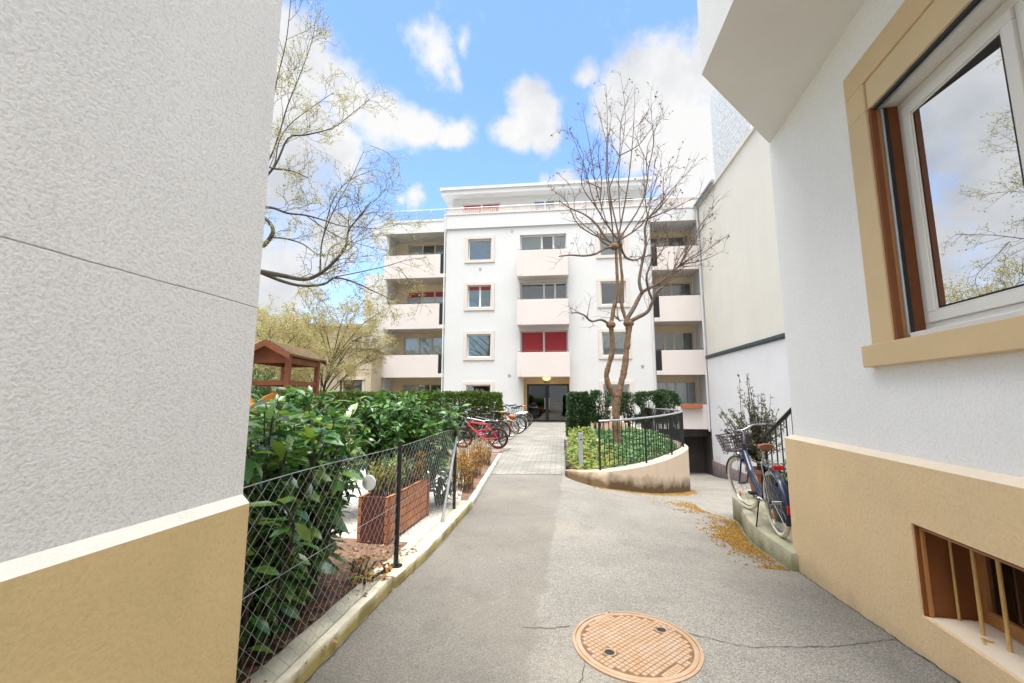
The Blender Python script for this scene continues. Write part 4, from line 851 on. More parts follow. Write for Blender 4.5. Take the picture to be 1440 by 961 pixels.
def mossp(path, spread, n, name, label):
    mb = MB()
    seg = [(a, b, math.dist(a, b)) for a, b in zip(path, path[1:])]; tot = sum(s[2] for s in seg)
    k = 0
    while k < n:
        t = tot*min(.999, max(.001, random.gauss(.5,.24)))
        for a, b, l in seg:
            if t <= l: break
            t -= l
        f = t/l; x, y = a[0]+(b[0]-a[0])*f, a[1]+(b[1]-a[1])*f
        dx, dy = (b[1]-a[1])/l, -(b[0]-a[0])/l; r = abs(random.gauss(0, spread))
        x -= dx*r; y -= dy*r
        if mnoise.noise(Vector((x*3.1, y*3.1, 5)))*.8 + mnoise.noise(Vector((x*11, y*11, 3)))*.7 + .28 - r/spread*.3 < random.gauss(.16,.55) : k += 1; continue
        z = ground(x, y); s = .004+.02*random.random()**3; an_ = random.uniform(0, 6.28)
        mb.add([(x, y, z+random.uniform(.008,.02))] + [(x+s*math.cos(an_+i*1.257), y+s*math.sin(an_+i*1.257), z+.003) for i in range(5)], [(0, 1+i, 1+(i+1) % 5) for i in range(5)]); k += 1
    o = obj(name, mb, M['moss'], recalc=False); tag(o, label, None, None, 'stuff')
PLAT = [(2.60,4.20),(2.645,4.6),(2.70,4.95),(2.80,5.32),(2.93,5.66),(3.06,5.95),(3.17,6.25),(3.28,6.6),(3.7,7.0),(4.9,7.0),(4.9,3.82)]
mossp([(2.56,4.2),(2.61,4.6),(2.67,4.95),(2.77,5.32),(2.90,5.66),(3.03,5.95),(3.15,6.3)], .19, 6500, 'moss_patch', 'orange brown moss along the foot of the bicycle platform')
mossp([(3.15,6.4),(3.0,7.0),(3.2,7.9)], .30, 1500, 'moss_patch', 'thin orange moss on the ramp beyond the bicycle platform')
mossp([(4.55,11.2),(4.40,11.0),(3.8,9.78),(3.1,8.98),(2.4,8.43),(1.85,8.2),(1.5,8.2)], .10, 6000, 'moss_patch', 'yellow brown moss along the foot of the curved planter wall')

# ------------------------------------------------------------------ wire fence
fn = empty('wire_fence', (fence_x(3.8), 3.8, .08), 'low diamond wire mesh fence on black posts along the kerb, before the laurel', 'fence')
fy0, fy1, fz0, fz1 = 1.72, 5.70, .10, 1.09
ln = math.hypot(fence_x(fy1)-fence_x(fy0), fy1-fy0)
def fp(s, z, o_=0): y = fy0 + (fy1-fy0)*s/ln; return Vector((fence_x(y)+o_, y, z + .012*math.sin(s*2.2)*(z-fz0)))
mb = MB(); pitch = .088
H_ = fz1 - fz0
k = -int(H_/pitch) - 1
while k*pitch < ln:
    for sg_ in (1, -1):
        s_a, s_b = k*pitch, k*pitch + H_
        za, zb_ = (fz0, fz1) if sg_ > 0 else (fz1, fz0)
        t0 = max(0, -s_a/H_); t1 = min(1, (ln-s_a)/H_)
        if t1 > t0:
            n = max(1, int((t1-t0)*H_/pitch)); 
            mb.tube([fp(s_a+H_*(t0+(t1-t0)*i/n), za+(zb_-za)*(t0+(t1-t0)*i/n), sg_*.0025*(1 if i % 2 else -1)) for i in range(n+1)], .0010, 4, cap=False)
    k += 1
obj('wire_mesh', mb, M['galv'], fn)
for z in (fz1, .6, fz0+.01):
    mb = MB(); mb.tube([fp(ln*i/24, z) for i in range(25)], .0028 if z > 1 else .0022, 5); obj('tension_wire', mb, M['galv'], fn)
for y, r_ in ((3.82,.021),(5.70,.021),(1.74,.019)):
    mb = MB(); mb.tube([(fence_x(y)+.005,y,.04),(fence_x(y)+.005,y,1.115)], r_, 10); mb.lathe([(r_+.004,1.11),(r_+.004,1.125),(.0,1.135)], (fence_x(y)+.005,y,0), 10)
    if y == 3.82: mb.lathe([(.055,.08),(.055,.10),(.0,.104)], (fence_x(y)+.005,y,0), 12)
    obj('post', mb, M['black'] if y != 5.70 else M['iron'], fn, smooth=True)
mb = MB(); mb.tube([(fence_x(5.07)+.03,5.07,.08),(fence_x(5.64)+.035,5.66,1.0)], .017, 8); obj('brace', mb, M['galv'], fn, smooth=True)
mb = MB(); y = 3.23; Md = Matrix.Rotation(R(90), 3, 'X'); Md = Matrix.Rotation(R(-12), 3, 'Z') @ Md
mb.lathe([(.0,-.004),(.052,-.004),(.056,0),(.052,.004),(0,.004)], (fence_x(y)+.014, y, .885), 24, Md)
mb.tube([(fence_x(y)+.014,y,.935),(fence_x(y),y,.96),(fence_x(y)+.008,y,.95)], .002, 4)
tag(obj('marker_disc', mb, mat('white_plastic', (.75,.75,.73), .4), smooth=True), 'small round white disc hung on the wire fence', 'sign')

# ------------------------------------------------------------------ wooden planter box
pd = Vector((.176, 1.066, 0)).normalized(); pn = Vector((-pd.y, pd.x, 0))
FP = Fr((-1.225, 4.40), pd, pn)
pb = empty('planter_box', (-1.3, 4.9, .06), 'red brown slatted wooden planter box with small shrubs, behind the wire fence', 'planter')
mb = MB(); mb.fbox(FP, 0, 1.12, 0, .035, .08, .52); obj('side_panel', mb, M['slats'], pb)
mb = MB(); mb.fbox(FP, 0, 1.12, .285, .32, .08, .52); obj('side_panel', mb, M['slats'], pb)
mb = MB(); mb.fbox(FP, .0, .03, .036, .284, .08, .52); obj('end_panel', mb, M['slats_dark'], pb)
mb = MB(); mb.fbox(FP, 1.09, 1.12, .036, .284, .08, .52); obj('end_panel', mb, M['slats_dark'], pb)
for s in (-.012, 1.085):
    mb = MB(); mb.fbox(FP, s, s+.047, -.014, -.001, .07, .53); obj('corner_batten', mb, M['wood_red'], pb)
mb = MB(); mb.fbox(FP, .031, 1.089, .036, .284, .12, .47); obj('soil', mb, M['soil'], pb)

# ------------------------------------------------------------------ shrubs
def sphere_dir():
    while True:
        v = Vector((random.uniform(-1,1), random.uniform(-1,1), random.uniform(-1,1)))
        if .01 < v.length < 1: return v.normalized()
def laurel(name, base, stems, top, nrm_leaf, spread, leaf, label, cat, group=None, m='leaf_laurel', w_=.42, lean=(0,0), skirt=.25):
    """big-leaved evergreen: many stems, leaves in whorls along their upper part"""
    t = empty(name, base, label, cat, group); b = Vector(base)
    st = MB(); lf = MB()
    for k in range(stems):
        a = random.uniform(0, 6.28); rr = math.sqrt(random.random())
        foot = b + Vector((spread[0]*.5*rr*math.cos(a), spread[1]*.5*rr*math.sin(a), 0))
        tip = b + Vector((spread[0]*rr*math.cos(a)*1.05 + lean[0] + random.gauss(0,.06), spread[1]*rr*math.sin(a)*1.05 + lean[1] + random.gauss(0,.06), top*random.uniform(.66,1.0)*(1-.10*rr*rr)))
        mid = (foot+tip)/2 + Vector((random.gauss(0,.06), random.gauss(0,.06), top*.06))
        pts = [foot, foot*.55+mid*.45+Vector((0,0,.02)), mid, mid*.5+tip*.5+Vector((random.gauss(0,.03),random.gauss(0,.03),.03)), tip]
        st.tube(pts, [.013,.011,.009,.006,.004], 5)
        for j in range(nrm_leaf):
            f = skirt + (1-skirt)*(j+random.random())/nrm_leaf; i = min(3, int(f*4)); q = pts[i].lerp(pts[i+1], f*4-i)
            for w in range(3 if f > .8 else 2):
                d = sphere_dir(); d.z = d.z*.45 + (.25 if f > .85 else -.12); d.normalize(); L_ = leaf*random.uniform(.65,1.1)
                st.tube([q, q+d*.02], .002, 3, cap=False)
                lf.leaf(q+d*.018, d, (random.gauss(0,.35), random.gauss(0,.35), 1), L_, L_*w_*random.uniform(.85,1.1), random.uniform(.05,.45), random.uniform(.1,.35))
    obj('stems', st, M['stem_dark'], t); obj('foliage', lf, M[m], t, recalc=False, smooth=True); return t
laurel('laurel_shrub', (-1.62,3.0,.07), 78, 1.49, 13, (.47,.85), .17, 'big leafy laurel shrub behind the wire fence, right against the near grey wall', 'shrub', lean=(.0,0), skirt=.16, w_=.40)
laurel('laurel_shrub', (-1.42,2.45,.07), 16, .95, 8, (.14,.45), .14, 'low leafy laurel branches pressed against the mesh of the wire fence', 'shrub', skirt=.12, w_=.45)
laurel('laurel_shrub', (-1.50,5.75,.07), 105, 1.56, 14, (.76,.55), .135, 'rounded bushy laurel behind the planter box and the fence end post', 'shrub', m='leaf_laurel_far', skirt=.42)
laurel('laurel_shrub', (-2.55,5.2,.07), 54, 1.58, 12, (.7,.5), .15, 'leggy laurel with bare lower stems, between the grey wall and the rounded laurel', 'shrub', m='leaf_laurel_far', skirt=.5)
laurel('spotted_shrub', (-.98,6.02,.08), 10, .62, 6, (.12,.18), .14, 'small broad leaved plant at the foot of the fence end post', 'plant', m='leaf_ivy', skirt=.1)
laurel('low_plant', (-1.16,3.5,.08), 12, .20, 4, (.12,.2), .06, 'low reddish green plant at the foot of the middle fence post', 'plant', m='leaf_rust', skirt=.1)
def tuft(name, base, n, hgt, spread, m, label, cat, leafL=.05, sm='twig', group=None, nl=9, lw=.35, r0=.004):
    t = empty(name, base, label, cat, group); b = Vector(base); st = MB(); lf = MB()
    for k in range(n):
        a = random.uniform(0, 6.28); rr = math.sqrt(random.random()); foot = b + Vector((spread[0]*.75*rr*math.cos(a), spread[1]*.75*rr*math.sin(a), 0))
        tip = foot + Vector((random.gauss(0,.10)+spread[0]*.35*rr*math.cos(a), random.gauss(0,.10)+spread[1]*.35*rr*math.sin(a), 1)) * hgt*random.uniform(.55,1.05)
        st.tube([foot, foot.lerp(tip,.5)+Vector((random.gauss(0,.02),random.gauss(0,.02),.01)), tip], [r0,r0*.75,r0*.4], 4, cap=False)
        for j in range(nl):
            q = foot.lerp(tip, random.uniform(.2,1)); d = sphere_dir(); d.z = abs(d.z)*.8+.1; L_ = leafL*random.uniform(.6,1.2); lf.dleaf(q, d, (0,0,1), L_, L_*lw)
    obj('stems', st, M[sm], t); obj('foliage', lf, M[m], t, recalc=False); return t
for s, lb, m_ in ((.22,'grassy green plant at the near end of the slatted planter box','leaf_lime'),(.55,'small green shrub in the middle of the slatted planter box','leaf_ivy'),(.9,'rusty brown tuft at the far end of the slatted planter box','leaf_rust')):
    tuft('planter_plant', FP(s,.16,.47), 80, .36, (.2,.11), m_, lb, 'plant', .07, nl=6, lw=.25)
for (x, y), hh, lb in (((-.80,7.1),.62,'rust red twiggy shrub just beyond the fence end post'),((-.78,8.2),.66,'golden rust twiggy shrub in the middle of the narrow kerb bed'),((-.66,9.6),.55,'sparse rusty shrub at the far end of the kerb bed, before the red bicycle')):
    tuft('twiggy_shrub', (x,y,.06), 110, hh, (.26,.5), 'leaf_rust', lb, 'shrub', .05, nl=8, group='twiggy shrubs in the kerb bed')
def hedge(name, corners, z0, z1, n, m, label, cat, leafL=.05, rnd=.12, group=None, wob=.05, gap=0.0, core='stem_dark'):
    """clipped hedge: shoots of small leaves through the outer shell of a block with a rounded, uneven surface"""
    (ax, ay), (bx, by), th = corners; a = Vector((ax,ay,0)); b_ = Vector((bx,by,0)); ln_ = (b_-a).length; e = (b_-a)/ln_; nn = Vector((-e.y,e.x,0))
    t = empty(name, (a+b_)/2+nn*th/2+Vector((0,0,z0)), label, cat, group); lf = MB(); st = MB()
    for k in range(max(3,int(ln_/.22))):
        p = a+e*random.uniform(.1,ln_-.1)+nn*random.uniform(.15,th-.15); p.z = z0
        for q in range(5):
            tp = p+e*random.gauss(0,.16)+nn*random.gauss(0,.12); tp.z = z1-random.uniform(.08,.35); st.tube([p, p.lerp(tp,.5)+Vector((random.gauss(0,.04),random.gauss(0,.04),0)), tp], [.014,.009,.004], 4, cap=False)
    for k in range(n):
        u, v, w_ = random.random()*ln_, random.random()*th, z0+random.random()*(z1-z0)
        f = random.choices((0,1,2,3,4,5), (ln_*(z1-z0), ln_*(z1-z0)*.6, ln_*th*1.3, th*(z1-z0), th*(z1-z0), .5*ln_*(z1-z0)))[0]
        dep = abs(random.gauss(0,.07))
        if f == 0: v = dep; no = -nn
        elif f == 1: v = th-dep; no = nn
        elif f == 2: w_ = z1-dep; no = Vector((0,0,1))
        elif f == 3: u = dep; no = -e
        elif f == 4: u = ln_-dep; no = e
        else: no = sphere_dir()
        p = a+e*u+nn*v; bump = wob*mnoise.noise(Vector((p.x*1.7,p.y*1.7,w_*1.7)))*1.6
        if gap and mnoise.noise(Vector((p.x*2.1,p.y*2.1,w_*2.4+9))) < -.30+gap: continue
        # rounded shoulders
        if f != 2 and w_ > z1-rnd: p -= no*(w_-z1+rnd)*.6 if abs(no.z) < .5 else Vector((0,0,0))
        p = p+no*bump; p.z = w_+ (bump if f == 2 else 0)
        d = (no*.9+sphere_dir()*.9+Vector((0,0,.35))).normalized(); L_ = leafL*random.uniform(.6,1.3)
        lf.dleaf(p, d, sphere_dir(), L_, L_*.42)
    obj('stems', st, M[core], t); obj('foliage', lf, M[m], t, recalc=False); return t
hedge('clipped_hedge', ((-9.5,15.3),(-.42,14.9),1.0), .08, 1.64, 52000, 'leaf_yew', 'long clipped green hedge behind the laurels and the parked bicycles', 'hedge', .115)
hedge('clipped_hedge', ((1.84,13.9),(2.46,13.85),.8), .2, 1.64, 13000, 'leaf_dark', 'dark clipped block hedge beside the paved path, left of the forked tree', 'hedge', .09)
for i, (px, wd, lb) in enumerate(((842,.62,'thin open evergreen shrub between the block hedge and the forked tree'),(884,.62,'evergreen shrub with bare legs just right of the forked tree trunk'),(912,.66,'evergreen shrub third from the block hedge, behind the curved railing'),(936,.62,'densest evergreen shrub at the right end of the planter row'))):
    p = at(px, 560, 14); hedge('evergreen_shrub', ((p.x-wd/2+.05,13.8),(p.x+wd/2+.05,13.75),.6), .70, 1.66, 4600, 'leaf_dark', lb, 'shrub', .085, .15, 'evergreen shrubs behind the curved railing', .1, .22)
    tr = bpy.data.objects  # bare legs of the shrub are its stems
    o = [c for c in bpy.data.objects if c.name.startswith('evergreen_shrub')][-1]
    lg = MB()
    for q in range(7):
        x, y = p.x+.05+random.gauss(0,.12), 14.05+random.gauss(0,.12); lg.tube([(x,y,.3),(x+random.gauss(0,.05),y,.7),(x+random.gauss(0,.1),y+random.gauss(0,.1),1.2)], [.018,.014,.008], 5)
    obj('stems', lg, M['stem_dark'], o)

# ------------------------------------------------------------------ planter with curved retaining wall and railing
def wtop(x, y): return .10 + max(0, min(1, (math.hypot(x-1.04, y-8.66))/4.6))*.26
inner = ribbon(RW, .28)
dense = []
def smooth_poly(pts, n=5):
    P = [Vector(p) for p in pts]; out_ = []
    for i in range(len(P)-1):
        p0, p1, p2, p3 = P[max(i-1,0)], P[i], P[i+1], P[min(i+2,len(P)-1)]
        for k in range(n):
            t = k/n; out_.append(tuple(.5*((2*p1)+(-p0+p2)*t+(2*p0-5*p1+4*p2-p3)*t*t+(-p0+3*p1-3*p2+p3)*t**3)))
    out_.append(tuple(P[-1])); return out_
RWs = smooth_poly(RW, 5); RIs = ribbon(RWs, .24)
mb = MB(); vs = []
for i, (p, q) in enumerate(zip(RWs, RIs)):
    z = wtop(*p); b = .015; t = (Vector(q)-Vector(p)).normalized()
    vs += [(p[0],p[1],ground(p[0]+.0,p[1])-1.0 if p[1] > 9 else -.5),(p[0],p[1],z-b),(p[0]+t.x*b,p[1]+t.y*b,z),(q[0]-t.x*b,q[1]-t.y*b,z),(q[0],q[1],z-b),(q[0],q[1],-.3)]
n = 6; m_ = len(RWs)
for i in range(m_): vs[i*6] = (vs[i*6][0], vs[i*6][1], -2.9)
mb.add(vs, [(i*n+k,i*n+(k+1)%n,(i+1)*n+(k+1)%n,(i+1)*n+k) for i in range(m_-1) for k in range(n)] + [tuple(range(n)), tuple((m_-1)*n+k for k in range(n))])
M['retain'] = wallmat('retaining_render', (.56,.44,.32), .08, 1.5, .4, 40, .006, streak=.2, streakcol=(.38,.3,.2), zdirt=(.28,.52,(.085,.05,.02),.95,.20))
tag(obj('retaining_wall', mb, M['retain'], smooth=True), 'low curved ochre retaining wall with dirty foot, holding the planted bed above the ramp', 'wall')
soilp = [(1.12,9.0)] + [(q[0],q[1]) for q in RIs[4:]] + [pa(4.2,-.05), pa(1.5,-.05)]
def soilz(x, y): return max(.06, min(.40, .06+(y-8.7)*.085)) + .02*mnoise.noise(Vector((x*3,y*3,1)))
sheet('planting_soil', soilp, M['soil'], soilz, 0, .3)
# path edging of the planter
mb = MB(); pts = [(1.07,8.75),(1.17,9.6),(1.60,13.4)]
for (x0,y0),(x1,y1) in zip(pts, pts[1:]):
    mb.box8([(x0,y0,-.05),(x0+.06,y0,-.05),(x1+.06,y1,-.05),(x1,y1,-.05),(x0,y0,.16),(x0+.06,y0,.16),(x1+.06,y1,.22),(x1,y1,.22)])
structure('kerb', mb, M['iron'])
lf = MB()
ivy = MB(); lime = MB(); cnt = 0
while cnt < 7500:
    x, y = random.uniform(1.1, 4.6), random.uniform(8.5, 13.4)
    if not inside(x, y, soilp): continue
    cnt += 1; h = .05+.26*(.5+.5*mnoise.noise(Vector((x*1.6,y*1.6,2))))*min(1, .35+(y-8.6)*.5)
    p = (x, y, soilz(x,y)+random.uniform(.0,1)*h); d = sphere_dir(); d.z = abs(d.z)*.7; L_ = random.uniform(.05,.10)
    near = (x < 2.2 + mnoise.noise(Vector((x*2,y*2,8)))*.6)
    (lime if near and random.random() < .55 else ivy).leaf(p, d, (random.gauss(0,.3),random.gauss(0,.3),1), L_, L_*.75, .3, .1)
tag(obj('ground_cover', ivy, M['leaf_ivy'], recalc=False), 'glossy green ground cover filling the planted bed behind the curved railing', kind='stuff')
tag(obj('ground_cover', lime, M['leaf_lime'], recalc=False), 'yellow green ground cover at the path corner of the planted bed', kind='stuff')
rl = empty('curved_railing', (2.6, 9.0, .2), 'black iron railing with thin bars curving along the top of the retaining wall', 'railing')
rp_ = ribbon(RWs, .10); a0 = min(range(len(rp_)), key=lambda i: abs(rp_[i][0]-1.68)+abs(rp_[i][1]-8.4)); rp_ = rp_[a0:]
# walk the line by arc length
acc_ = [0]
for p, q in zip(rp_, rp_[1:]): acc_.append(acc_[-1]+math.dist(p, q))
def rpos(s):
    for i in range(len(acc_)-1):
        if s <= acc_[i+1]: f = (s-acc_[i])/(acc_[i+1]-acc_[i]); return (rp_[i][0]+(rp_[i+1][0]-rp_[i][0])*f, rp_[i][1]+(rp_[i+1][1]-rp_[i][1])*f)
    return rp_[-1]
tot = min(acc_[-1], 9.0); top_ = MB(); bot_ = MB(); S = [tot*i/70 for i in range(71)]
rh = .94
rz = lambda s: 1.06+.12*min(1, s/3.6)
top_.tube([(*rpos(s), rz(s)) for s in S], .020, 8); obj('handrail', top_, M['galv'], rl, smooth=True)
bot_.tube([(*rpos(s), wtop(*rpos(s))+.07) for s in S], .011, 6); obj('bottom_rail', bot_, M['iron'], rl, smooth=True)
k = 0; s = 0
while s <= tot and k < 95:
    x, y = rpos(s); post = k % 12 == 0
    mb = MB(); mb.tube([(x,y,wtop(x,y)-.02 if post else wtop(x,y)+.07),(x,y,rz(s)-.01)], .021 if post else .0085, 8 if post else 6)
    obj('post' if post else 'baluster', mb, M['black'], rl, smooth=True); k += 1; s += .098
bo = empty('bollard_light', (1.385, 8.8, .1), 'slim square grey bollard light standing at the path end of the retaining wall', 'bollard')
mb = MB(); x, y = 1.385, 8.80; mb.box(x-.042,x+.042,y-.042,y+.042,.08,.70); mb.box(x-.042,x+.042,y-.042,y-.030,.7001,.735); mb.box(x-.042,x-.03,y-.0299,y+.042,.7001,.735); mb.box(x+.03,x+.042,y-.0299,y+.042,.7001,.735); obj('column', mb, M['galv'], bo, bevel=.004)
mb = MB(); mb.box(x-.029,x+.029,y-.0295,y+.04,.7002,.734); obj('lens', mb, M['curtain'], bo)
mb = MB(); mb.box(x-.045,x+.045,y-.045,y+.045,.736,.80); obj('cap', mb, M['galv'], bo, bevel=.004)
mb = MB(); mb.box(x-.065,x+.065,y-.065,y+.065,.07,.085); obj('base_plate', mb, M['galv'], bo)
mb = MB(); mb.box(x-.016,x+.016,y-.0455,y-.0425,.66,.69); obj('sensor', mb, M['black'], bo)
# ------------------------------------------------------------------ bicycle platform, stairs, pots
mb = MB(); PL = smooth_poly(PLAT[:9], 4) + PLAT[9:]
vs = []; n = len(PL)
cen = Vector((4.2, 5.4))
jit = lambda x, y, s: .012*mnoise.noise(Vector((x*7, y*7, s)))
rings = []
for dz, ins in ((-.6,0),(.035,0),(.066,.012),(.07,.03)):
    rings.append([(x+(cen.x-x)*ins/1.2+(jit(x,y,dz) if dz < .07 else 0), y+(cen.y-y)*ins/1.2, dz + (jit(x,y,9)*.5 if dz == .035 else 0)) for x, y in PL])
for r in rings: vs += r
mb.add(vs, [(k*n+i, k*n+(i+1)%n, (k+1)*n+(i+1)%n, (k+1)*n+i) for k in range(3) for i in range(n)] + [tuple(3*n+i for i in range(n))])
M['platform'] = wallmat('platform_concrete', (.33,.31,.21), .22, 3, .7, 40, .01, zdirt=(-.2,.03,(.09,.085,.025),.92))
tag(obj('stair_landing', mb, M['platform'], smooth=True), 'mossy curved concrete landing that carries the blue bicycle, beside the tan house base', 'landing')
stp = empty('staircase', (3.7, 5.2, .07), 'dark iron stair railing over concrete steps behind the blue bicycle', 'stairs')
for k in range(7):
    y1 = 5.62-.27*k; mb = MB(); mb.box(3.42, 4.6, y1-.27, y1, .071, .07+.172*(k+1)); obj('step', mb, M['concrete_moss'], stp)
mb = MB(); p0, p1 = Vector((3.36,5.78,.99)), Vector((3.40,4.2,2.02)); mb.tube([p0+Vector((0,.05,-.02)), p0, p1], .026, 8); obj('handrail', mb, M['black'], stp, smooth=True)
mb = MB(); q0, q1 = Vector((3.36,5.78,.24)), Vector((3.40,4.2,1.25)); mb.tube([q0, q1], .016, 6); obj('bottom_rail', mb, M['black'], stp, smooth=True)
for k in range(15):
    f = k/14; a = p0.lerp(p1, f); b = q0.lerp(q1, f)
    if k in (0, 14): b = Vector((b.x, b.y, .08))
    mb = MB(); mb.tube([a, b], .018 if k in (0,14) else .0085, 6); obj('post' if k in (0,14) else 'baluster', mb, M['black'], stp, smooth=True)
# olive-like shrub in a pot behind the bicycle
op = (3.62, 6.35, .07)
pt = empty('potted_shrub', op, 'tall loose olive-like shrub in a terracotta pot behind the blue bicycle', 'shrub')
mb = MB(); mb.lathe([(.13,0),(.15,.02),(.20,.36),(.225,.37),(.225,.42),(.205,.42),(.195,.36),(0,.36)], op, 24); obj('pot', mb, mat('terracotta', (.30,.12,.06), .8, .15, 8), pt, smooth=True)
st = MB(); lf = MB(); base = Vector((op[0]-.04, op[1], .42))
st.tube([base, base+Vector((-.02,0,.25)), base+Vector((-.03,.02,.45))], [.03,.025,.02], 7)
for k in range(104):
    a = random.uniform(0, 6.28); rr = random.random()**.6; top = k < 30
    tip = base + (Vector((.33*rr*math.cos(a)-.08, .3*rr*math.sin(a), random.uniform(.95,1.62)*(1-.28*rr))) if top else Vector((.50*rr*math.cos(a)-.05, .42*rr*math.sin(a), random.uniform(.28,1.0))))
    s0 = base+Vector((-.02,.0,random.uniform(.12,.42))); mid = s0.lerp(tip,.5)+Vector((random.gauss(0,.04),random.gauss(0,.04),-.02)); pts = [s0, mid, tip]
    st.tube(pts, [.008,.006,.002], 4, cap=False)
    for j in range(30 if not top else 26):
        f = random.uniform(.25,1); q = s0.lerp(mid, f*2) if f < .5 else mid.lerp(tip, f*2-1); d = (tip-s0).normalized()*.6+sphere_dir(); L_ = random.uniform(.035,.07)
        lf.dleaf(q, d, sphere_dir(), L_, L_*.36)
obj('stems', st, M['stem_dark'], pt); obj('foliage', lf, M['leaf_olive'], pt, recalc=False)
dp = (3.28, 5.22, .07)
dk = empty('plant_pot', dp, 'dark blue grey barrel pot with leafy greenery, between the bicycle and the tan house corner', 'plant pot')
mb = MB(); mb.lathe([(.15,0),(.17,.01),(.215,.2),(.22,.36),(.205,.40),(.185,.40),(.18,.36),(0,.36)], dp, 28); obj('pot', mb, mat('glazed_pot', (.035,.045,.06), .35, .2, 6), dk, smooth=True)
st = MB(); lf = MB()
for k in range(26):
    a = random.uniform(0,6.28); b = Vector(dp)+Vector((0,0,.36)); tip = b+Vector((.26*math.cos(a), .2*math.sin(a), random.uniform(.12,.42))); st.tube([b, tip], [.004,.002], 4, cap=False)
    for j in range(9): d = sphere_dir(); d.z = abs(d.z)*.6; lf.leaf(b.lerp(tip, random.uniform(.4,1)), d, (0,0,1), random.uniform(.05,.09), .045, .3)
obj('stems', st, M['stem_dark'], dk); obj('foliage', lf, M['leaf_ivy'], dk, recalc=False)
fl_ = MB(); lm2 = MB()
tb = empty('flower_pot', (3.52,5.72,.07), 'small terracotta pot of yellow flowers at the bottom of the stair railing', 'plant pot')
mb = MB(); mb.lathe([(.08,0),(.12,.22),(.13,.22),(.13,.26),(.11,.26),(.105,.22),(0,.22)], (3.52,5.72,.07), 18); obj('pot', mb, bpy.data.materials['terracotta'], tb, smooth=True)
for k in range(150):
    d = sphere_dir(); d.z = abs(d.z); fl_.dleaf(Vector((3.52,5.72,.33))+d*random.uniform(.05,.24), d, sphere_dir(), .05, .03)
obj('foliage', fl_, leafmat('leaf_yellow', [(.30,.19,.02),(.14,.17,.03),(.36,.22,.02)], .6, .3), tb, recalc=False)

# ------------------------------------------------------------------ bicycles
PB = {}
def paint(name, c, rough=.3, metal=0):
    if name not in PB: PB[name] = mat('paint_'+name, c, rough, .04, 8, metal=metal, coat=.3)
    return PB[name]
chrome = mat('chrome', (.42,.42,.43), .25, .05, 5, metal=.95); tyre_black = mat('tyre_black', (.014,.014,.014), .85, .2, 30); tyre_cream = mat('tyre_cream', (.62,.56,.44), .8, .08, 20); tyre_tan = mat('tyre_tan', (.38,.26,.14), .8, .1, 20)
spoke_m = mat('spoke_steel', (.32,.32,.33), .35, .05, 5, metal=.8); leather = mat('leather_brown', (.20,.065,.03), .6, .15, 20); leather_tan = mat('leather_tan', (.42,.19,.07), .6, .1, 20); red_lens = mat('red_lens', (.5,.01,.01), .2, .05, 9); orange_lens = mat('orange_lens', (.65,.14,.01), .25, .05, 9)
wicker = mat('wicker_dark', (.05,.035,.045), .6, .3, 40)
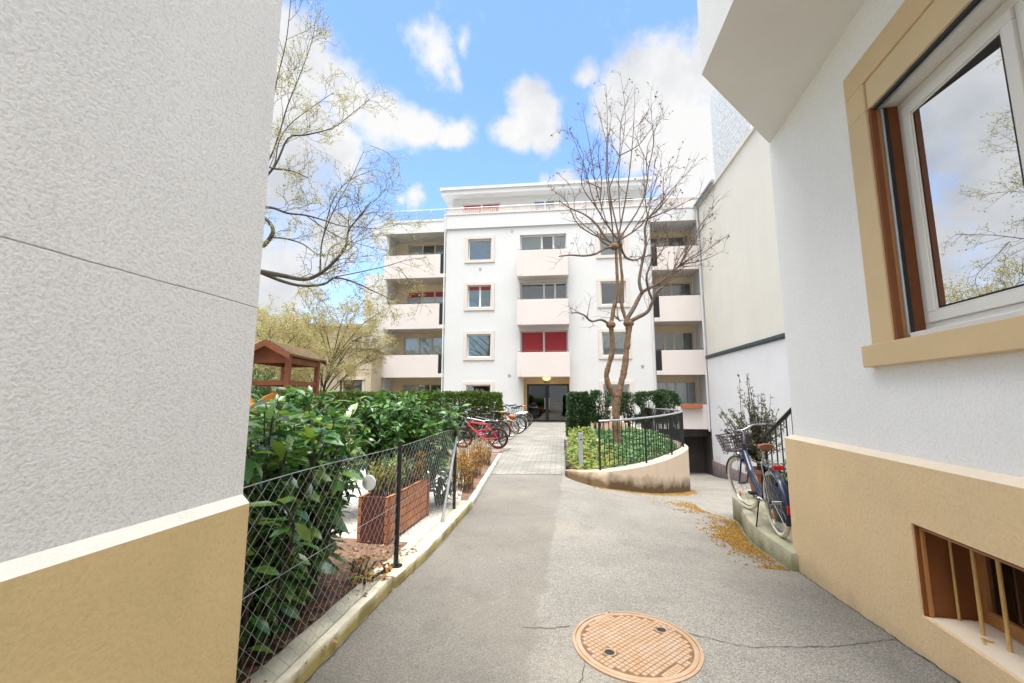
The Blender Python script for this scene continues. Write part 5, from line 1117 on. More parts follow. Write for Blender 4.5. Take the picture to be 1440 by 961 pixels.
def bicycle(loc, heading, lean, label, frame, group=None, r=.335, tyre=tyre_black, tw=.021, mag=None, saddle=None, sh=.93, step=False, fender=None, rack=False, basket=False, steer=0, bars='flat', susp=False, thick=.018, wb=1.06, barw=.3, reflect=False, bag=None, hb=1.0):
    t = empty('bicycle', (0,0,0), label, 'bicycle', group)
    xr, xf = -wb*.44, wb*.56; V = Vector
    rear, front = V((xr,0,r)), V((xf,0,r)); bb = V((xr+.43,0,.285)); st_ = V((xr+.25,0,.70)); hd_b = V((xf-.17,0,r+.36)); hd_t = V((xf-.225,0,.90*hb-.06)); seat = V((xr+.19,0,sh))
    pf = M_ = frame
    mb = MB(); k = thick
    if step:
        mb.tube([hd_b+(hd_t-hd_b)*.35, bb*.5+hd_b*.5+V((-.02,0,-.07)), bb], k*1.7, 10); mb.tube([hd_b+(hd_t-hd_b)*.1+V((-.02,0,-.03)), bb+V((.04,0,.05))], k*.9, 8)
    else:
        mb.tube([hd_t-(hd_t-hd_b)*.2, st_], k, 8); mb.tube([hd_b+(hd_t-hd_b)*.15, bb], k*1.2, 8)
    mb.tube([bb, st_], k, 8); mb.tube([hd_b-(hd_t-hd_b)*.05, hd_t], k*1.15, 8)
    for s in (-1, 1):
        mb.tube([bb+V((0,.02*s,0)), rear+V((0,.06*s,0))], k*.6, 6); mb.tube([st_+V((0,.015*s,-.05)), rear+V((0,.06*s,0))], k*.55, 6)
    if susp: mb.tube([st_+V((.03,0,-.14)), bb*.5+hd_b*.5+V((-.05,0,.02))], .025, 8)
    obj('frame', mb, pf, t, smooth=True)
    Ms = Matrix.Rotation(steer, 4, 'Z'); ax = (hd_t-hd_b).normalized(); Rs = Matrix.Rotation(steer, 3, ax)
    S_ = lambda p: Rs @ (p-hd_b) + hd_b
    mb = MB(); crown = hd_b - ax*.05
    for s in (-1, 1): mb.tube([S_(crown+V((0,.045*s,0))), S_(crown.lerp(front,.55)+V((0,.055*s,0))+V((-.01,0,0))), S_(front+V((0,.055*s,0)))], [.017 if susp else .012]*2+[.010], 7)
    mb.tube([S_(crown+V((0,-.045,0))), S_(crown+V((0,.045,0)))], .016, 6); obj('fork', mb, M['black'] if susp else pf, t, smooth=True)
    for ax_c, isf in ((rear, 0), (front, 1)):
        T = (lambda p, c=ax_c: S_(c+p)) if isf else (lambda p, c=ax_c: c+p)
        cir = lambda rad, y=0: [T(V((rad*math.cos(2*math.pi*i/36), y, rad*math.sin(2*math.pi*i/36)))) for i in range(36)]
        mb = MB(); mb.tube(cir(r-tw*1.75), tw*.55, 6, closed=True); mb.tube([T(V((0,-.045,0))), T(V((0,.045,0)))], .022, 8); w_ = obj('wheel', mb, chrome if not mag else mag, t, smooth=True)
        mb = MB(); mb.tube(cir(r-tw), tw, 8, closed=True); obj('tyre', mb, tyre, w_, smooth=True)
        mb = MB()
        if mag:
            for i in range(5):
                a = 2*math.pi*i/5+.4; mb.tube([T(V((.02*math.cos(a),0,.02*math.sin(a)))), T(V(((r*.5)*math.cos(a+.12),0,(r*.5)*math.sin(a+.12)))), T(V(((r-tw*2)*math.cos(a),0,(r-tw*2)*math.sin(a))))], [.03,.02,.028], 6)
            obj('spokes', mb, M['black'], w_, smooth=True)
        else:
            for i in range(24):
                a = 2*math.pi*i/24; s = .03*(1 if i % 2 else -1); mb.tube([T(V((.02*math.cos(a+.5*(1 if i%4<2 else -1)),s,.02*math.sin(a+.5*(1 if i%4<2 else -1))))), T(V(((r-tw*1.9)*math.cos(a),0,(r-tw*1.9)*math.sin(a))))], .0016, 3, cap=False)
            obj('spokes', mb, spoke_m, w_)
        if reflect:
            mb = MB(); a = -.9; c = T(V((r*.62*math.cos(a),0,r*.62*math.sin(a)))); mb.ball(c, .03, 8, (1,.4,1.3)); obj('reflector', mb, orange_lens, w_, smooth=True)
        if fender:
            mb = MB(); a0, a1 = (R(25), R(205)) if not isf else (R(10), R(150)); pr = [(-.035,-.012),(-.02,.0),(.02,.0),(.035,-.012)]; vs = []; n = 22
            for i in range(n+1):
                a = a0+(a1-a0)*i/n
                for y, dr in pr: rr = r+.018+dr; vs.append(T(V((rr*math.cos(a), y, rr*math.sin(a)))))
            mb.add(vs, [(i*4+j,i*4+j+1,(i+1)*4+j+1,(i+1)*4+j) for i in range(n) for j in range(3)]); f_ = obj('fender', mb, fender, t, smooth=True)
            if not isf:
                mb = MB(); a = R(178); c = T(V(((r+.03)*math.cos(a),0,(r+.03)*math.sin(a)))); mb.box(c.x-.012,c.x+.005,-.025,.025,c.z-.04,c.z+.04); obj('rear_reflector', mb, red_lens, f_)
    mb = MB(); ca = []
    mb.tube([bb+V((.095*math.cos(2*math.pi*i/20),-.05,.095*math.sin(2*math.pi*i/20))) for i in range(20)], .007, 5, closed=True)
    for i in range(4): a = math.pi*i/2; mb.tube([bb+V((0,-.05,0)), bb+V((.095*math.cos(a),-.05,.095*math.sin(a)))], .006, 4)
    mb.tube([bb+V((0,-.07,0)), bb+V((0,.07,0))], .02, 8)
    a = -.6; ra = .165
    mb.tube([bb+V((0,-.075,0)), bb+V((ra*math.cos(a),-.085,ra*math.sin(a)))], .011, 6); mb.tube([bb+V((0,.075,0)), bb-V((ra*math.cos(a),-.085,ra*math.sin(a)))], .011, 6); cr = obj('crank', mb, chrome, t, smooth=True)
    for s in (1, -1):
        c = bb+V((ra*math.cos(a)*s, -.135*s, ra*math.sin(a)*s)); mb = MB(); mb.box(c.x-.045,c.x+.045,c.y-.04,c.y+.04,c.z-.012,c.z+.012); obj('pedal', mb, M['black'], cr)
    mb = MB()
    for dz in (.095, -.095): mb.tube([bb+V((0,-.05,dz)), rear+V((0,-.05,.04 if dz > 0 else -.04))], .004, 4)
    obj('chain', mb, M['iron'], t)
    mb = MB(); mb.tube([st_, seat+V((.01,0,-.05))], .013, 8); obj('seat_post', mb, chrome, t, smooth=True)
    mb = MB(); prof = [(-.13,.075,.02),(-.10,.085,.03),(-.02,.06,.012),(.06,.03,.004),(.14,.02,.0),(.155,.008,-.01)]; vs = []; n = 10
    for x, hw, z in prof:
        for i in range(n): an2 = 2*math.pi*i/n; vs.append(seat+V((x, hw*math.cos(an2), z-.02+.032*math.sin(an2))))
    mb.add(vs, [(i*n+j,i*n+(j+1)%n,(i+1)*n+(j+1)%n,(i+1)*n+j) for i in range(len(prof)-1) for j in range(n)]+[tuple(range(n)), tuple((len(prof)-1)*n+j for j in range(n))]); obj('saddle', mb, saddle or M['black'], t, smooth=True)
    hz = max(hd_t.z+.1, hb); stemp = V((hd_t.x+(.0 if step else .05), 0, hz)); mb = MB(); mb.tube([hd_t, V((hd_t.x-.02,0,hz-.02)), S_(stemp)], .013, 8)
    if bars == 'flat': bp = [V((stemp.x-.03,-barw,hz+.01)), V((stemp.x-.0,-barw*.4,hz)), V((stemp.x,0,hz)), V((stemp.x-.0,barw*.4,hz)), V((stemp.x-.03,barw,hz+.01))]
    elif bars == 'drop': bp = [V((stemp.x+.02,-.2,hz-.13)),V((stemp.x+.1,-.2,hz-.09)),V((stemp.x+.08,-.2,hz)),V((stemp.x,-.18,hz)),V((stemp.x,0,hz)),V((stemp.x,.18,hz)),V((stemp.x+.08,.2,hz)),V((stemp.x+.1,.2,hz-.09)),V((stemp.x+.02,.2,hz-.13))]
    else: bp = [V((stemp.x-.22,-barw,hz+.02)), V((stemp.x-.12,-barw*.93,hz+.05)), V((stemp.x+.0,-barw*.6,hz+.05)), V((stemp.x+.04,-barw*.2,hz)), V((stemp.x+.04,barw*.2,hz)), V((stemp.x+.0,barw*.6,hz+.05)), V((stemp.x-.12,barw*.93,hz+.05)), V((stemp.x-.22,barw,hz+.02))]
    bp = [S_(p) for p in bp]; mb.tube(bp, .0115, 8); h_ = obj('handlebar', mb, chrome if bars == 'city' else M['black'], t, smooth=True)
    for a, b in ((bp[0], bp[1]), (bp[-1], bp[-2])):
        mb = MB(); mb.tube([a, a.lerp(b,.95)], .0165, 8); obj('grip', mb, M['black'], h_, smooth=True)
    if bars != 'drop':
        mb = MB()
        for a, b in ((bp[1], bp[2]), (bp[-2], bp[-3])): q = a.lerp(b,.3); mb.tube([q, q+V((.05,0,-.01)), a+V((.05,0,-.02))], .006, 5)
        mb.tube([S_(stemp+V((.02,.02,0))), S_(stemp+V((.11,.03,-.06))), S_(hd_b+V((.1,.04,.0))), S_(front+V((-.05,.06,.1)))], .003, 4); obj('brake_cable', mb, M['black'], h_)
    if rack:
        mb = MB(); z = 2*r+.055
        for y in (-.07, -.025, .025, .07): mb.tube([V((xr+.24,y,z)), V((xr-.18,y,z))], .005, 5)
        for x in (xr+.22, xr+.02, xr-.18): mb.tube([V((x,-.07,z)), V((x,.07,z))], .005, 5)
        for s in (-1, 1): mb.tube([V((xr-.15,.07*s,z)), rear+V((0,.07*s,0))], .005, 5); mb.tube([V((xr+.08,.07*s,z)), rear+V((0,.07*s,0))], .005, 5)
        rk = obj('luggage_rack', mb, chrome, t, smooth=True); mb = MB(); mb.box(xr-.215,xr-.186,-.05,.05,z-.025,z+.02); obj('rear_light', mb, red_lens, rk, bevel=.004)
    if basket:
        mb = MB(); c = V((xf-.02,0,hz-.26)); L1, W1, L0, W0, hh = .15,.17,.11,.13,.20
        def rect(l, w_, z): return [c+V((l*sx,w_*sy,z)) for sx, sy in ((-1,-1),(1,-1),(1,1),(-1,1))]
        for f in (0,.2,.4,.6,.8,1.0):
            q = rect(L0+(L1-L0)*f, W0+(W1-W0)*f, hh*f)
            for i in range(4): mb.tube([q[i], q[(i+1)%4]], .008 if f == 1 else .0045, 5)
        lo, hi = rect(L0, W0, 0), rect(L1, W1, hh)
        for i in range(4):
            for k in range(9): f = k/9; mb.tube([lo[i].lerp(lo[(i+1)%4], f), hi[i].lerp(hi[(i+1)%4], f)], .004, 4)
        for k in range(7): f = (k+.5)/7; mb.tube([lo[0].lerp(lo[1], f), lo[3].lerp(lo[2], f)], .004, 4)
        mb.v = [tuple(S_(V(v))) for v in mb.v]; obj('basket', mb, wicker, t)
        mb = MB(); c2 = S_(V((xf-.03,0,hz-.32))); mb.ball(c2, .045, 10, (1,.8,.8)); obj('headlight', mb, chrome, t, smooth=True)
        mb = MB(); mb.tube([V((xr+.38,.06,.27)), V((xr+.30,.14,.01))], .008, 6); obj('kickstand', mb, M['black'], t, smooth=True)
    if bag:
        mb = MB(); c = V((xr-.0,0,2*r+.13)); mb.ball(c, .12, 10, (1.2,.8,.7)); obj('bag', mb, bag, t, smooth=True)
    t.location = loc; t.rotation_euler = (lean, 0, heading); return t
bicycle((2.913, 5.16, .07), math.atan2(1.12,.26), R(-3), 'dark blue city bicycle with cream tyres and wire basket, standing on the mossy landing', paint('navy',(.011,.019,.055)), r=.335, tyre=tyre_cream, tw=.024, saddle=leather, sh=.90, step=True, fender=paint('navy',(.011,.019,.055)), rack=True, basket=True, steer=R(16), bars='city', barw=.29, thick=.021, wb=1.13, reflect=True, hb=1.02)
GB = 'bicycles parked in a row by the hedge'
def parked(Yr, Xr, hd, lean, wb=1.06, **k):
    h = R(hd); loc = (Xr+math.cos(h)*wb*.44, Yr+math.sin(h)*wb*.44, h_path(0, Yr)+.006); bicycle(loc, h, R(lean), group=GB, wb=wb, **k)
parked(12.55,-.40,170,-8, label='red mountain bicycle with fat black tyres and solid spoked wheels, nearest of the parked row', frame=paint('red',(.50,.022,.03)), r=.31, tw=.036, mag=paint('redrim',(.45,.04,.02)), susp=True, thick=.026, sh=.80, barw=.33, hb=.93, wb=1.04)
parked(13.7,-.62,176,6, label='silver grey bicycle with a rear rack, just behind the red one in the parked row', frame=paint('silver',(.25,.26,.27),.35,.5), rack=True, fender=M['black'], sh=.93, bars='city', barw=.28)
parked(14.3,-.38,174,-4, label='all black bicycle squeezed between the silver grey one and the tan walled tyres', frame=M['black'], sh=.98, barw=.30, fender=M['black'])
parked(14.95,-.14,186,-5, label='bicycle with tan walled tyres and an orange tan saddle, third in the parked row', frame=paint('graphite',(.06,.05,.05)), tyre=tyre_tan, saddle=leather_tan, sh=.95, bars='drop', r=.345)
parked(15.9,-.02,178,5, label='bright orange bicycle, fourth in the parked row between tan tyres and navy frame', frame=paint('orange',(.60,.15,.015)), r=.30, sh=.84, bag=paint('orangebag',(.62,.13,.012),.7))
parked(16.9,.22,184,-6, label='navy bicycle with the highest black saddle of the parked row', frame=paint('midnight',(.014,.02,.045)), sh=1.12, tw=.026, barw=.32, hb=1.1)
parked(18.2,.40,180,4, label='grey blue bicycle with a dark fender, between the navy and the teal bicycle', frame=paint('steelblue',(.07,.13,.22)), fender=M['black'], rack=True, bars='city', sh=.96, barw=.28)
parked(19.3,.52,177,6, label='dark green bicycle with a rear rack, next to the farthest teal one', frame=paint('darkgreen',(.015,.05,.03)), rack=True, sh=1.0, bars='city', barw=.28)
parked(17.5,.28,173,5, label='dark maroon bicycle leaning behind the navy one in the parked row', frame=paint('maroon',(.09,.012,.018)), sh=1.0, tw=.024)
parked(20.4,.66,188,-5, label='teal bicycle with a light tan saddle, farthest of the parked row beside the entrance', frame=paint('teal',(.03,.22,.24)), saddle=leather_tan, sh=.97, tyre=tyre_black, bars='drop', r=.345)
sk = empty('toy_scooter', (-.45, 11.75, .06), 'small pink and orange toy scooter lying flat at the end of the pale kerb', 'toy')
mb = MB(); mb.box(-.66,-.32,11.72,11.80,.065,.085); obj('deck', mb, paint('pink',(.62,.25,.22)), sk, bevel=.006)
mb = MB(); mb.tube([(-.33,11.76,.08),(-.15,11.9,.09),(-.05,12.2,.1)], .014, 8); obj('handle', mb, chrome, sk, smooth=True)
for x, y in ((-.30,11.76),(-.66,11.76)):
    mb = MB(); mb.lathe([(.0,-.015),(.05,-.015),(.055,0),(.05,.015),(0,.015)], (x,y,.085), 16); obj('wheel', mb, paint('orangewheel',(.65,.10,.01)), sk, smooth=True)
# window box on the ground-floor balcony
wb_ = empty('window_box', FAC(7.5,-.2,1.0), 'terracotta red flower box hung on the lowest right balcony', 'planter')
mb = MB(); mb.fbox(FAC, 7.15, 8.2, -.30, -.105, .98, 1.19); obj('trough', mb, mat('box_red', (.36,.10,.05), .7, .1, 8), wb_, bevel=.01)
lf = MB()
for k in range(140): d = sphere_dir(); d.z = abs(d.z); lf.dleaf(FAC(random.uniform(7.2,8.15), random.uniform(-.28,-.13), 1.18), d, sphere_dir(), .09, .04)
obj('foliage', lf, M['leaf_ivy'], wb_, recalc=False)

# ------------------------------------------------------------------ wooden play house
ph_ = empty('play_house', (-5.7,10.75,.05), 'red brown wooden play house with a mossy shingled gable roof, behind the laurels', 'play house')
X0, X1, Y0, Y1 = -6.15,-5.25,10.0,11.5
for x in (X0, X1):
    for y in (Y0, Y1): mb = MB(); mb.box(x-.055,x+.055,y-.055,y+.055,0,2.50); obj('post', mb, M['wood_red'], ph_, bevel=.008)
for z, hgt in ((2.32,.13),(1.80,.11),(1.15,.12)):
    for y in (Y0, Y1): mb = MB(); mb.box(X0+.056,X1-.056,y-.03,y+.03,z,z+hgt); obj('beam', mb, M['wood_red'], ph_)
    for x in (X0, X1): mb = MB(); mb.box(x-.03,x+.03,Y0+.056,Y1-.056,z,z+hgt); obj('beam', mb, M['wood_red'], ph_)
mb = MB(); mb.box(X0+.04,X1-.04,Y0+.04,Y1-.04,1.05,1.149); obj('floor', mb, M['wood_red'], ph_)
xm = (X0+X1)/2; ov = .14; yo = .22
for y in (Y0-.02, Y1-.02):
    mb = MB(); mb.add([(X0-.05,y,2.451),(X1+.05,y,2.451),(xm,y,2.80),(X0-.05,y+.04,2.451),(X1+.05,y+.04,2.451),(xm,y+.04,2.80)], [(0,1,2),(5,4,3),(0,3,4,1),(1,4,5,2),(2,5,3,0)]); obj('gable', mb, M['wood_red'], ph_)
for s in (-1, 1):
    xe = xm+s*(.45+ov); mb = MB(); t_ = .05; n = 8; vs = []
    for i in range(n+1):
        y = Y0-yo+(Y1-Y0+2*yo)*i/n; sag = .02*math.sin(math.pi*i/n)+.01*mnoise.noise(Vector((y*3,s,1)))
        vs += [(xm,y,2.86-sag),(xm+s*.3,y,2.70-sag),(xe,y,2.53-sag-.015*mnoise.noise(Vector((y*6,s,2)))),(xe,y,2.48-sag),(xm,y,2.81-sag)]
    mb.add(vs, [(i*5+k,i*5+(k+1)%5,(i+1)*5+(k+1)%5,(i+1)*5+k) for i in range(n) for k in range(5)]+[(0,1,2,3,4), tuple(n*5+k for k in range(5))]); obj('roof', mb, M['shingle'], ph_)
    for y in (Y0-yo-.03, Y1+yo-.01):
        mb = MB(); mb.box8([(xm,y,2.70),(xe,y,2.38),(xe,y+.04,2.38),(xm,y+.04,2.70),(xm,y,2.84),(xe,y,2.50),(xe,y+.04,2.50),(xm,y+.04,2.84)]); obj('bargeboard', mb, M['wood_red'], ph_)
sm_ = mat('slide_orange', (.62,.24,.03), .35, .06, 5)
mb = MB(); vs = []; n = 14
for i in range(n+1):
    f = i/n; y = 9.9-1.9*f; z = 1.32-1.15*f**1.4+.1*math.sin(f*3.1)
    for k in range(9): a = math.pi+math.pi*k/8; vs.append((-5.72-.1*f+.32*math.cos(a), y, z+.30+.32*math.sin(a)))
    for k in range(9): a = 2*math.pi-math.pi*k/8; vs.append((-5.72-.1*f+.295*math.cos(a), y, z+.30+.295*math.sin(a)))
mb.add(vs, [(i*18+k,i*18+(k+1)%18,(i+1)*18+(k+1)%18,(i+1)*18+k) for i in range(n) for k in range(18)]+[tuple(range(18)), tuple(n*18+k for k in range(18))]); obj('slide', mb, sm_, ph_, smooth=True)

# ------------------------------------------------------------------ trees
def crook(a, b, n, amp):
    a, b = Vector(a), Vector(b); L_ = (b-a).length; pts = [a]; off = Vector((0,0,0))
    for i in range(1, n+1):
        off = off*.6 + Vector((random.gauss(0,1),random.gauss(0,1),random.gauss(0,.7)))*amp*L_
        pts.append(a.lerp(b, i/n) + off*(math.sin(math.pi*i/n)))
    return pts
def on(pts, f):
    i = min(len(pts)-2, int(f*(len(pts)-1))); return pts[i].lerp(pts[i+1], f*(len(pts)-1)-i), (pts[i+1]-pts[i]).normalized()
def sprout(st, tips, pts, rad, n, L_, up, lvl, out, lo=.2, wig=.05, nsub=3, side=None):
    """side shoots along a branch, each with finer ones; end points are collected for buds"""
    for k in range(n):
        f = lo+(1-lo)*(k+random.random())/n; p, d = on(pts, f); s = sphere_dir(); s = (s-d*s.dot(d)).normalized()
        v = (d*out + s*1.0 + Vector((0,0,up))).normalized(); l = L_*random.uniform(.55,1.25)*(1.1-.5*f); r0 = min(rad*.75, .0032*l/.3+.0015)
        q = crook(p, p+v*l, 4, wig); st.tube(q, [r0,r0*.85,r0*.7,r0*.5,r0*.3], 4 if lvl else 3, cap=False)
        tips.extend([on(q, random.uniform(.35,1)) for _ in range(3)]); tips.append((q[-1], v))
        if lvl > 0: sprout(st, tips, q, r0, nsub, L_*.5, up, lvl-1, out, .25, wig, nsub)
def pxl(seq, Y, dY=0): return [at(x, y, Y+dY*i/(max(1,len(seq)-1))) for i, (x, y) in enumerate(seq)]
def resamp(pts, n=4): return [Vector(p) for p in smooth_poly3(pts, n)]
def smooth_poly3(P, n):
    out_ = []
    for i in range(len(P)-1):
        p0, p1, p2, p3 = P[max(i-1,0)], P[i], P[i+1], P[min(i+2,len(P)-1)]
        for k in range(n): t = k/n; out_.append(.5*((2*p1)+(-p0+p2)*t+(2*p0-5*p1+4*p2-p3)*t*t+(-p0+3*p1-3*p2+p3)*t**3))
    out_.append(P[-1]); return out_
def limb(st, seq, Y, dY, r0, r1, n=7, knob=0):
    pts = resamp(pxl(seq, Y, dY), 7); pts = [p+Vector((random.gauss(0,.05)*r0,random.gauss(0,.05)*r0,0)) for p in pts]; m = len(pts); ph0 = random.uniform(0,99); rs = [(r0+(r1-r0)*(i/(m-1)))*(1+knob*.22*mnoise.noise(Vector((i*.33+ph0,.5,.2)))) for i in range(m)]; st.tube(pts, rs, n); return pts
# forked tree in the planted bed
ft = empty('forked_tree', tuple(at(867,612,10.9))[:2]+(.25,), 'bare forked tree with knobbly orange brown trunks rising from the planted bed', 'tree')
tk = MB(); lb_ = MB(); tw_ = MB(); tips = []
Y = 10.9
limb(tk, [(868,625),(867,606),(866,585),(867,566),(868,556)], Y, 0, .105, .095, 12, .9)
limb(tk, [(867,562),(860,550),(855,540),(853,526),(857,510),(861,494),(861,476),(859,459)], Y, -.1, .078, .056, 10, 1.0)
limb(tk, [(868,562),(872,545),(877,525),(880,505),(882,485),(884,465),(884,453)], Y, .12, .086, .074, 10, 1.3)
tk.ball(at(859,457,10.8), .105, 10, (1.2,1,1)); tk.ball(at(884,455,11.02), .125, 10, (1.15,1,.9))
limb(tk, [(859,458),(862,440),(866,420),(868,395),(867,370),(866,350)], 10.8, .0, .055, .036, 8, .8)
limb(tk, [(883,455),(877,440),(873,420),(875,395),(873,370),(871,346)], 11.0, .15, .05, .036, 8, .8)
tk.ball(at(864,347,10.8), .10, 8, (1.3,1,1)); tk.ball(at(872,344,11.15), .075, 8)
subs = []
def L1(seq, Y, dY, r0, r1): subs.append((limb(lb_, seq, Y, dY, r0, r1, 6, .4), r1))
L1([(884,453),(898,446),(911,438),(918,424),(924,410),(936,402)], 11.0, -.3, .065, .03)
L1([(880,452),(893,430),(903,412),(916,404),(930,396),(944,384),(956,373)], 11.0, .5, .06, .03)
L1([(903,412),(899,395),(903,370),(908,345),(907,322),(911,308)], 11.1, .2, .045, .028)
L1([(918,424),(912,408),(909,390),(915,372)], 10.9, -.3, .035, .02)
L1([(858,457),(846,450),(832,452),(822,444),(812,440),(804,441)], 10.8, -.6, .035, .014)
L1([(863,347),(850,350),(838,357),(822,360),(802,359),(786,361)], 10.8, -.7, .04, .015)
L1([(864,345),(850,332),(838,315),(822,302),(800,292),(786,282)], 10.8, .6, .04, .015)
L1([(860,347),(845,338),(840,326)], 10.8, .2, .04, .02)
L1([(872,344),(880,362),(893,366),(903,362)], 11.1, .3, .035, .016)
L1([(860,440),(872,452),(868,445)], 10.85, .1, .02, .012)
fan = [(835,138),(941,148),(800,180),(893,120),(770,262),(946,260),(862,150),(800,182),(818,150),(846,190),(852,120),(872,100),(884,135),(905,160),(915,130),(928,165),(925,210),(955,225),(810,235),(780,240),(838,225)]
leaders = []
for i, (x, y) in enumerate(fan):
    e = at(x, y, 10.9+random.uniform(-1.3,1.3))
    if i >= 7:   # later shoots leave the nearest leader part of the way up
        L_ = min(leaders, key=lambda q: (q[-1]-e).length); f = random.uniform(.12,.42); src = on(L_, f)[0]; r0 = .013
    else: src = at(866+random.uniform(-6,8), 344, 10.9+random.uniform(-.1,.25)); r0 = .023
    mid = src.lerp(e,.35)+Vector(((x-866)*.0026+random.gauss(0,.05), random.gauss(0,.05), -.07*abs(x-866)/60)); pts = resamp([src, mid, src.lerp(e,.68)+Vector((random.gauss(0,.09),random.gauss(0,.09),0)), e], 3)
    m = len(pts); lb_.tube(pts, [r0*(1-i_/(m-1))+.0035 for i_ in range(m)], 5); leaders.append(pts); sprout(tw_, tips, pts, .016, 7, .7, .45, 1, .8, .25, .05, 3)
fan2 = [((911,308),[(905,215),(930,230),(960,245),(985,225),(950,285),(990,270)]),((936,402),[(975,330),(1000,300),(965,345)]),((956,373),[(1000,345),(1025,330),(1018,352),(990,318),(1012,280),(985,372)]),((915,372),[(940,330),(965,300)]),((903,362),[(935,350),(925,300)])]
for (sx, sy), es in fan2:
    for x, y in es:
        src = at(sx, sy, 11.1); e = at(x, y, 11.1+random.uniform(-1.0,1.0)); pts = resamp([src, src.lerp(e,.5)+Vector((random.gauss(0,.08),0,-.06)), e], 4); m = len(pts)
        lb_.tube(pts, [.017*(1-i_/(m-1))+.0035 for i_ in range(m)], 5); sprout(tw_, tips, pts, .014, 8, .6, .4, 1, .9, .2, .04, 3)
for pts, r in subs: sprout(tw_, tips, pts, r, 7, .7, .35, 1, .7, .35, .05, 3)
obj('trunk', tk, M['bark'], ft, smooth=True); obj('limbs', lb_, M['bark_limb'], ft, smooth=True); obj('twigs', tw_, M['twig'], ft)
lf = MB(); hi_ = [t for t in tips if t[0].z > 4.5 or t[0].x > 4.2]
for p, d in random.sample(hi_, min(420, len(hi_))):
    for _ in range(2): v = sphere_dir(); v.z -= .8; L_ = random.uniform(.04,.09); lf.dleaf(p, v, sphere_dir(), L_, L_*.45)
obj('seed_pods', lf, M['pods'], ft, recalc=False)

# budding tree hidden behind the near left wall, reaching into the court
lt = empty('budding_tree', (-6.0, 8.6, .05), 'large dark-limbed tree with tiny yellow green buds, reaching out from behind the grey wall', 'tree')
tk = MB(); tw_ = MB(); tips = []
trunk = resamp([Vector((-6.0,8.6,0)), Vector((-5.95,8.6,1.8)), Vector((-5.75,8.5,3.4)), Vector((-5.8,8.45,5.2)), Vector((-5.6,8.4,7.2)), Vector((-5.5,8.5,9.6))], 5); m = len(trunk); tk.tube(trunk, [.26*(1-.82*i/(m-1)) for i in range(m)], 12)
def LT(z, seq, Y, dY, r0, r1, n=10, L_=1.0, up=.35, lvl=2):
    r0 *= .72; r1 *= .6
    a = min(trunk, key=lambda p: abs(p.z-z)); q = pxl(seq, Y, dY); pts = resamp([a]+q, 4); m = len(pts); tk.tube(pts, [r0+(r1-r0)*i/(m-1) for i in range(m)], 8)
    sprout(tw_, tips, pts, r1*1.5, n, L_, up, lvl, .8, .35, .06, 4); return pts
LT(3.4, [(330,376),(365,382),(398,388),(428,393),(450,385),(470,368),(486,347),(490,325),(503,308),(522,284)], 7.8, .4, .085, .016, 14, 1.1)
LT(3.2, [(340,372),(368,384),(398,396),(425,402),(455,400),(472,391),(500,398),(530,412),(560,425)], 7.8, .9, .06, .010, 12, .8, .1)
pts = LT(3.6, [(340,350),(366,347),(376,340),(384,325),(378,312),(366,303)], 7.6, 0, .07, .045, 4, .6)
LT(4.4, [(345,285),(366,291),(385,293),(404,300),(430,303),(452,309),(480,318),(505,320)], 7.9, .5, .05, .009, 12, .9)
LT(4.9, [(340,262),(372,237),(388,238),(412,241),(434,251)], 7.8, .2, .04, .014, 7, .8)
LT(5.2, [(345,270),(378,225),(392,190),(404,150),(420,110),(438,60),(445,20)], 7.8, .6, .032, .008, 13, 1.0, .5)
LT(5.0, [(345,275),(383,238),(392,200),(408,175),(440,150),(470,130)], 8.0, 1.0, .028, .008, 10, 1.0)
LT(4.8, [(345,280),(385,236),(405,195),(430,190),(468,180),(495,160),(520,140)], 7.9, .6, .04, .007, 12, 1.0)
LT(5.6, [(350,200),(378,160),(390,110),(402,60),(408,10),(412,-40)], 7.9, -.4, .024, .008, 10, 1.0, .6)
def sub(seq, Y, dY, r0, r1, n=8, L_=.7, up=.2):
    r0 *= .75; r1 *= .75; pts = resamp(pxl(seq, Y, dY), 4); m = len(pts); tk.tube(pts, [r0+(r1-r0)*i/(m-1) for i in range(m)], 6); sprout(tw_, tips, pts, r1*1.5, n, L_, up, 1, .8, .2, .06, 4)
sub([(450,386),(452,345),(460,318),(475,285),(492,255),(512,212)], 8.0, .3, .022, .006, 12, .8)
sub([(455,330),(468,282),(490,255),(515,243),(530,238)], 8.1, .6, .016, .005, 9, .7)
sub([(470,390),(510,382),(545,374),(572,366),(600,362)], 8.2, 1.0, .016, .005, 12, .6, .0)
sub([(486,347),(505,330),(530,300),(548,262)], 8.2, .4, .010, .004, 12, .7)
sub([(500,318),(530,322),(562,316),(590,318)], 8.2, .6, .009, .004, 12, .6, .1)
sub([(503,308),(535,275),(560,248)], 8.2, .5, .008, .003, 10, .6)
sub([(520,205),(545,215),(562,232)], 8.3, .4, .007, .003, 8, .5)
sub([(384,334),(402,336),(425,343),(445,357),(458,361)], 7.6, .2, .024, .008, 8, .6)
sub([(560,375),(575,395),(590,415),(585,440)], 8.8, .3, .010, .004, 8, .5, -.3)
sub([(430,303),(470,330),(510,345),(545,352)], 8.1, .9, .014, .005, 9, .6, .0)
for k in range(20):   # the unseen side of the crown
    i = random.randint(int(m*.30), m-1) if False else random.randint(6, len(trunk)-1); a = trunk[i]; an_ = random.uniform(R(115), R(285)); l = random.uniform(2.2,3.8)
    e = a+Vector((math.cos(an_)*l, math.sin(an_)*l, random.uniform(.5,2.6))); pts = resamp([a, a.lerp(e,.5)+Vector((0,0,random.uniform(-.3,.4))), e], 5); mm = len(pts); tk.tube(pts, [.055-.045*i_/(mm-1) for i_ in range(mm)], 6); sprout(tw_, tips, pts, .02, 9, 1.0, .35, 1, .8, .3, .06, 4)
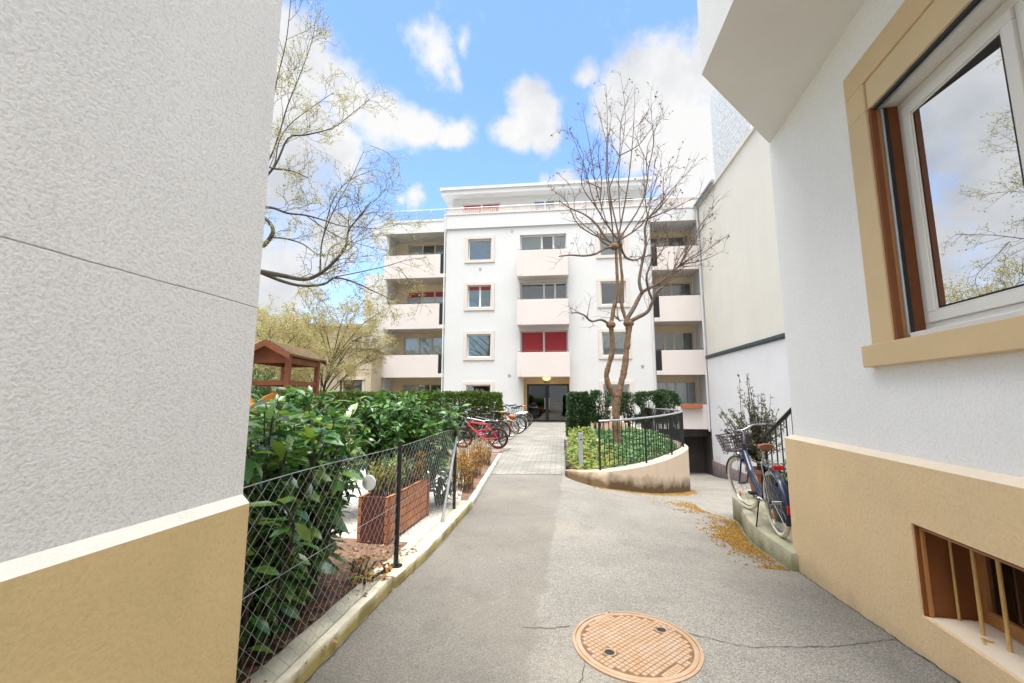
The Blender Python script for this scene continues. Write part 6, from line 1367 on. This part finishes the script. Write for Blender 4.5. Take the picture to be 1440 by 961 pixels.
obj('trunk', tk, M['bark_left'], lt, smooth=True); obj('twigs', tw_, M['twig_grey'], lt)
lf = MB()
for p, d in tips:
    for _ in range(random.choice((1,1,2))):
        v = sphere_dir(); L_ = random.uniform(.016,.042); lf.dleaf(p+sphere_dir()*.03, v, sphere_dir(), L_, L_*.6)
obj('foliage', lf, M['leaf_spring'], lt, recalc=False)
print('left tips', len(tips))

# spring trees further back
def spring_tree(base, hgt, spread, n1, label, m, group, lean=(0,0), droop=0.0, trunk_r=.07, nleaf=9, fork=.25):
    t = empty('spring_tree', base, label, 'tree', group); b = Vector(base); tk = MB(); tw_ = MB(); tips = []
    top = b+Vector((lean[0],lean[1],hgt*.55)); tr = crook(b, top, 6, .03); tk.tube(tr, [trunk_r*(1-.55*i/6) for i in range(7)], 8)
    for k in range(n1):
        f = random.uniform(fork,1); p, d = on(tr, f); an_ = 2.4*k+random.gauss(0,.3); l = spread*random.uniform(.7,1.1)
        e = p+Vector((math.cos(an_)*l+lean[0]*.5, math.sin(an_)*l+lean[1]*.5, hgt*random.uniform(.18,.5)*(1-droop*.5))); pts = resamp([p, p.lerp(e,.5)+Vector((0,0,hgt*.06)), e], 4); mm = len(pts)
        tk.tube(pts, [trunk_r*.4*(1-.85*i/(mm-1)) for i in range(mm)], 5); sprout(tw_, tips, pts, .02, 9, spread*.42, .25-droop, 1, .7, .25, .06, 5)
    obj('trunk', tk, M['bark_left'], t, smooth=True); obj('twigs', tw_, M['twig'], t); lf = MB()
    for p, d in tips:
        for _ in range(nleaf): v = sphere_dir(); v.z -= .3; L_ = random.uniform(.03,.08); lf.dleaf(p+sphere_dir()*random.uniform(0,.22), v, sphere_dir(), L_, L_*.5)
    obj('foliage', lf, M[m], t, recalc=False); return t
GT = 'spring trees behind the play house'
spring_tree((-8.6,18.5,.05), 6.2, 2.3, 22, 'pale yellow leaning spring tree in front of the low beige annex', 'leaf_willow', GT, (.9,0), .1)
spring_tree((-11.6,20.0,.05), 6.4, 2.6, 22, 'yellow green spring tree behind the play house roof', 'leaf_spring', GT, (.3,0), .1)
spring_tree((-10.2,16.0,.05), 5.0, 2.0, 16, 'small leaning spring tree whose bare stem shows through the play house', 'leaf_willow', GT, (1.0,0), .05)
spring_tree((-15.5,22.0,.05), 8.0, 3.2, 18, 'tallest yellow green spring tree, half hidden at the grey wall edge', 'leaf_spring', GT)
laurel('evergreen_bush', (-8.3,13.6,.05), 60, 2.7, 12, (1.2,.9), .16, 'dark evergreen bush seen through the posts of the play house', 'shrub', m='leaf_ivy', skirt=.2)
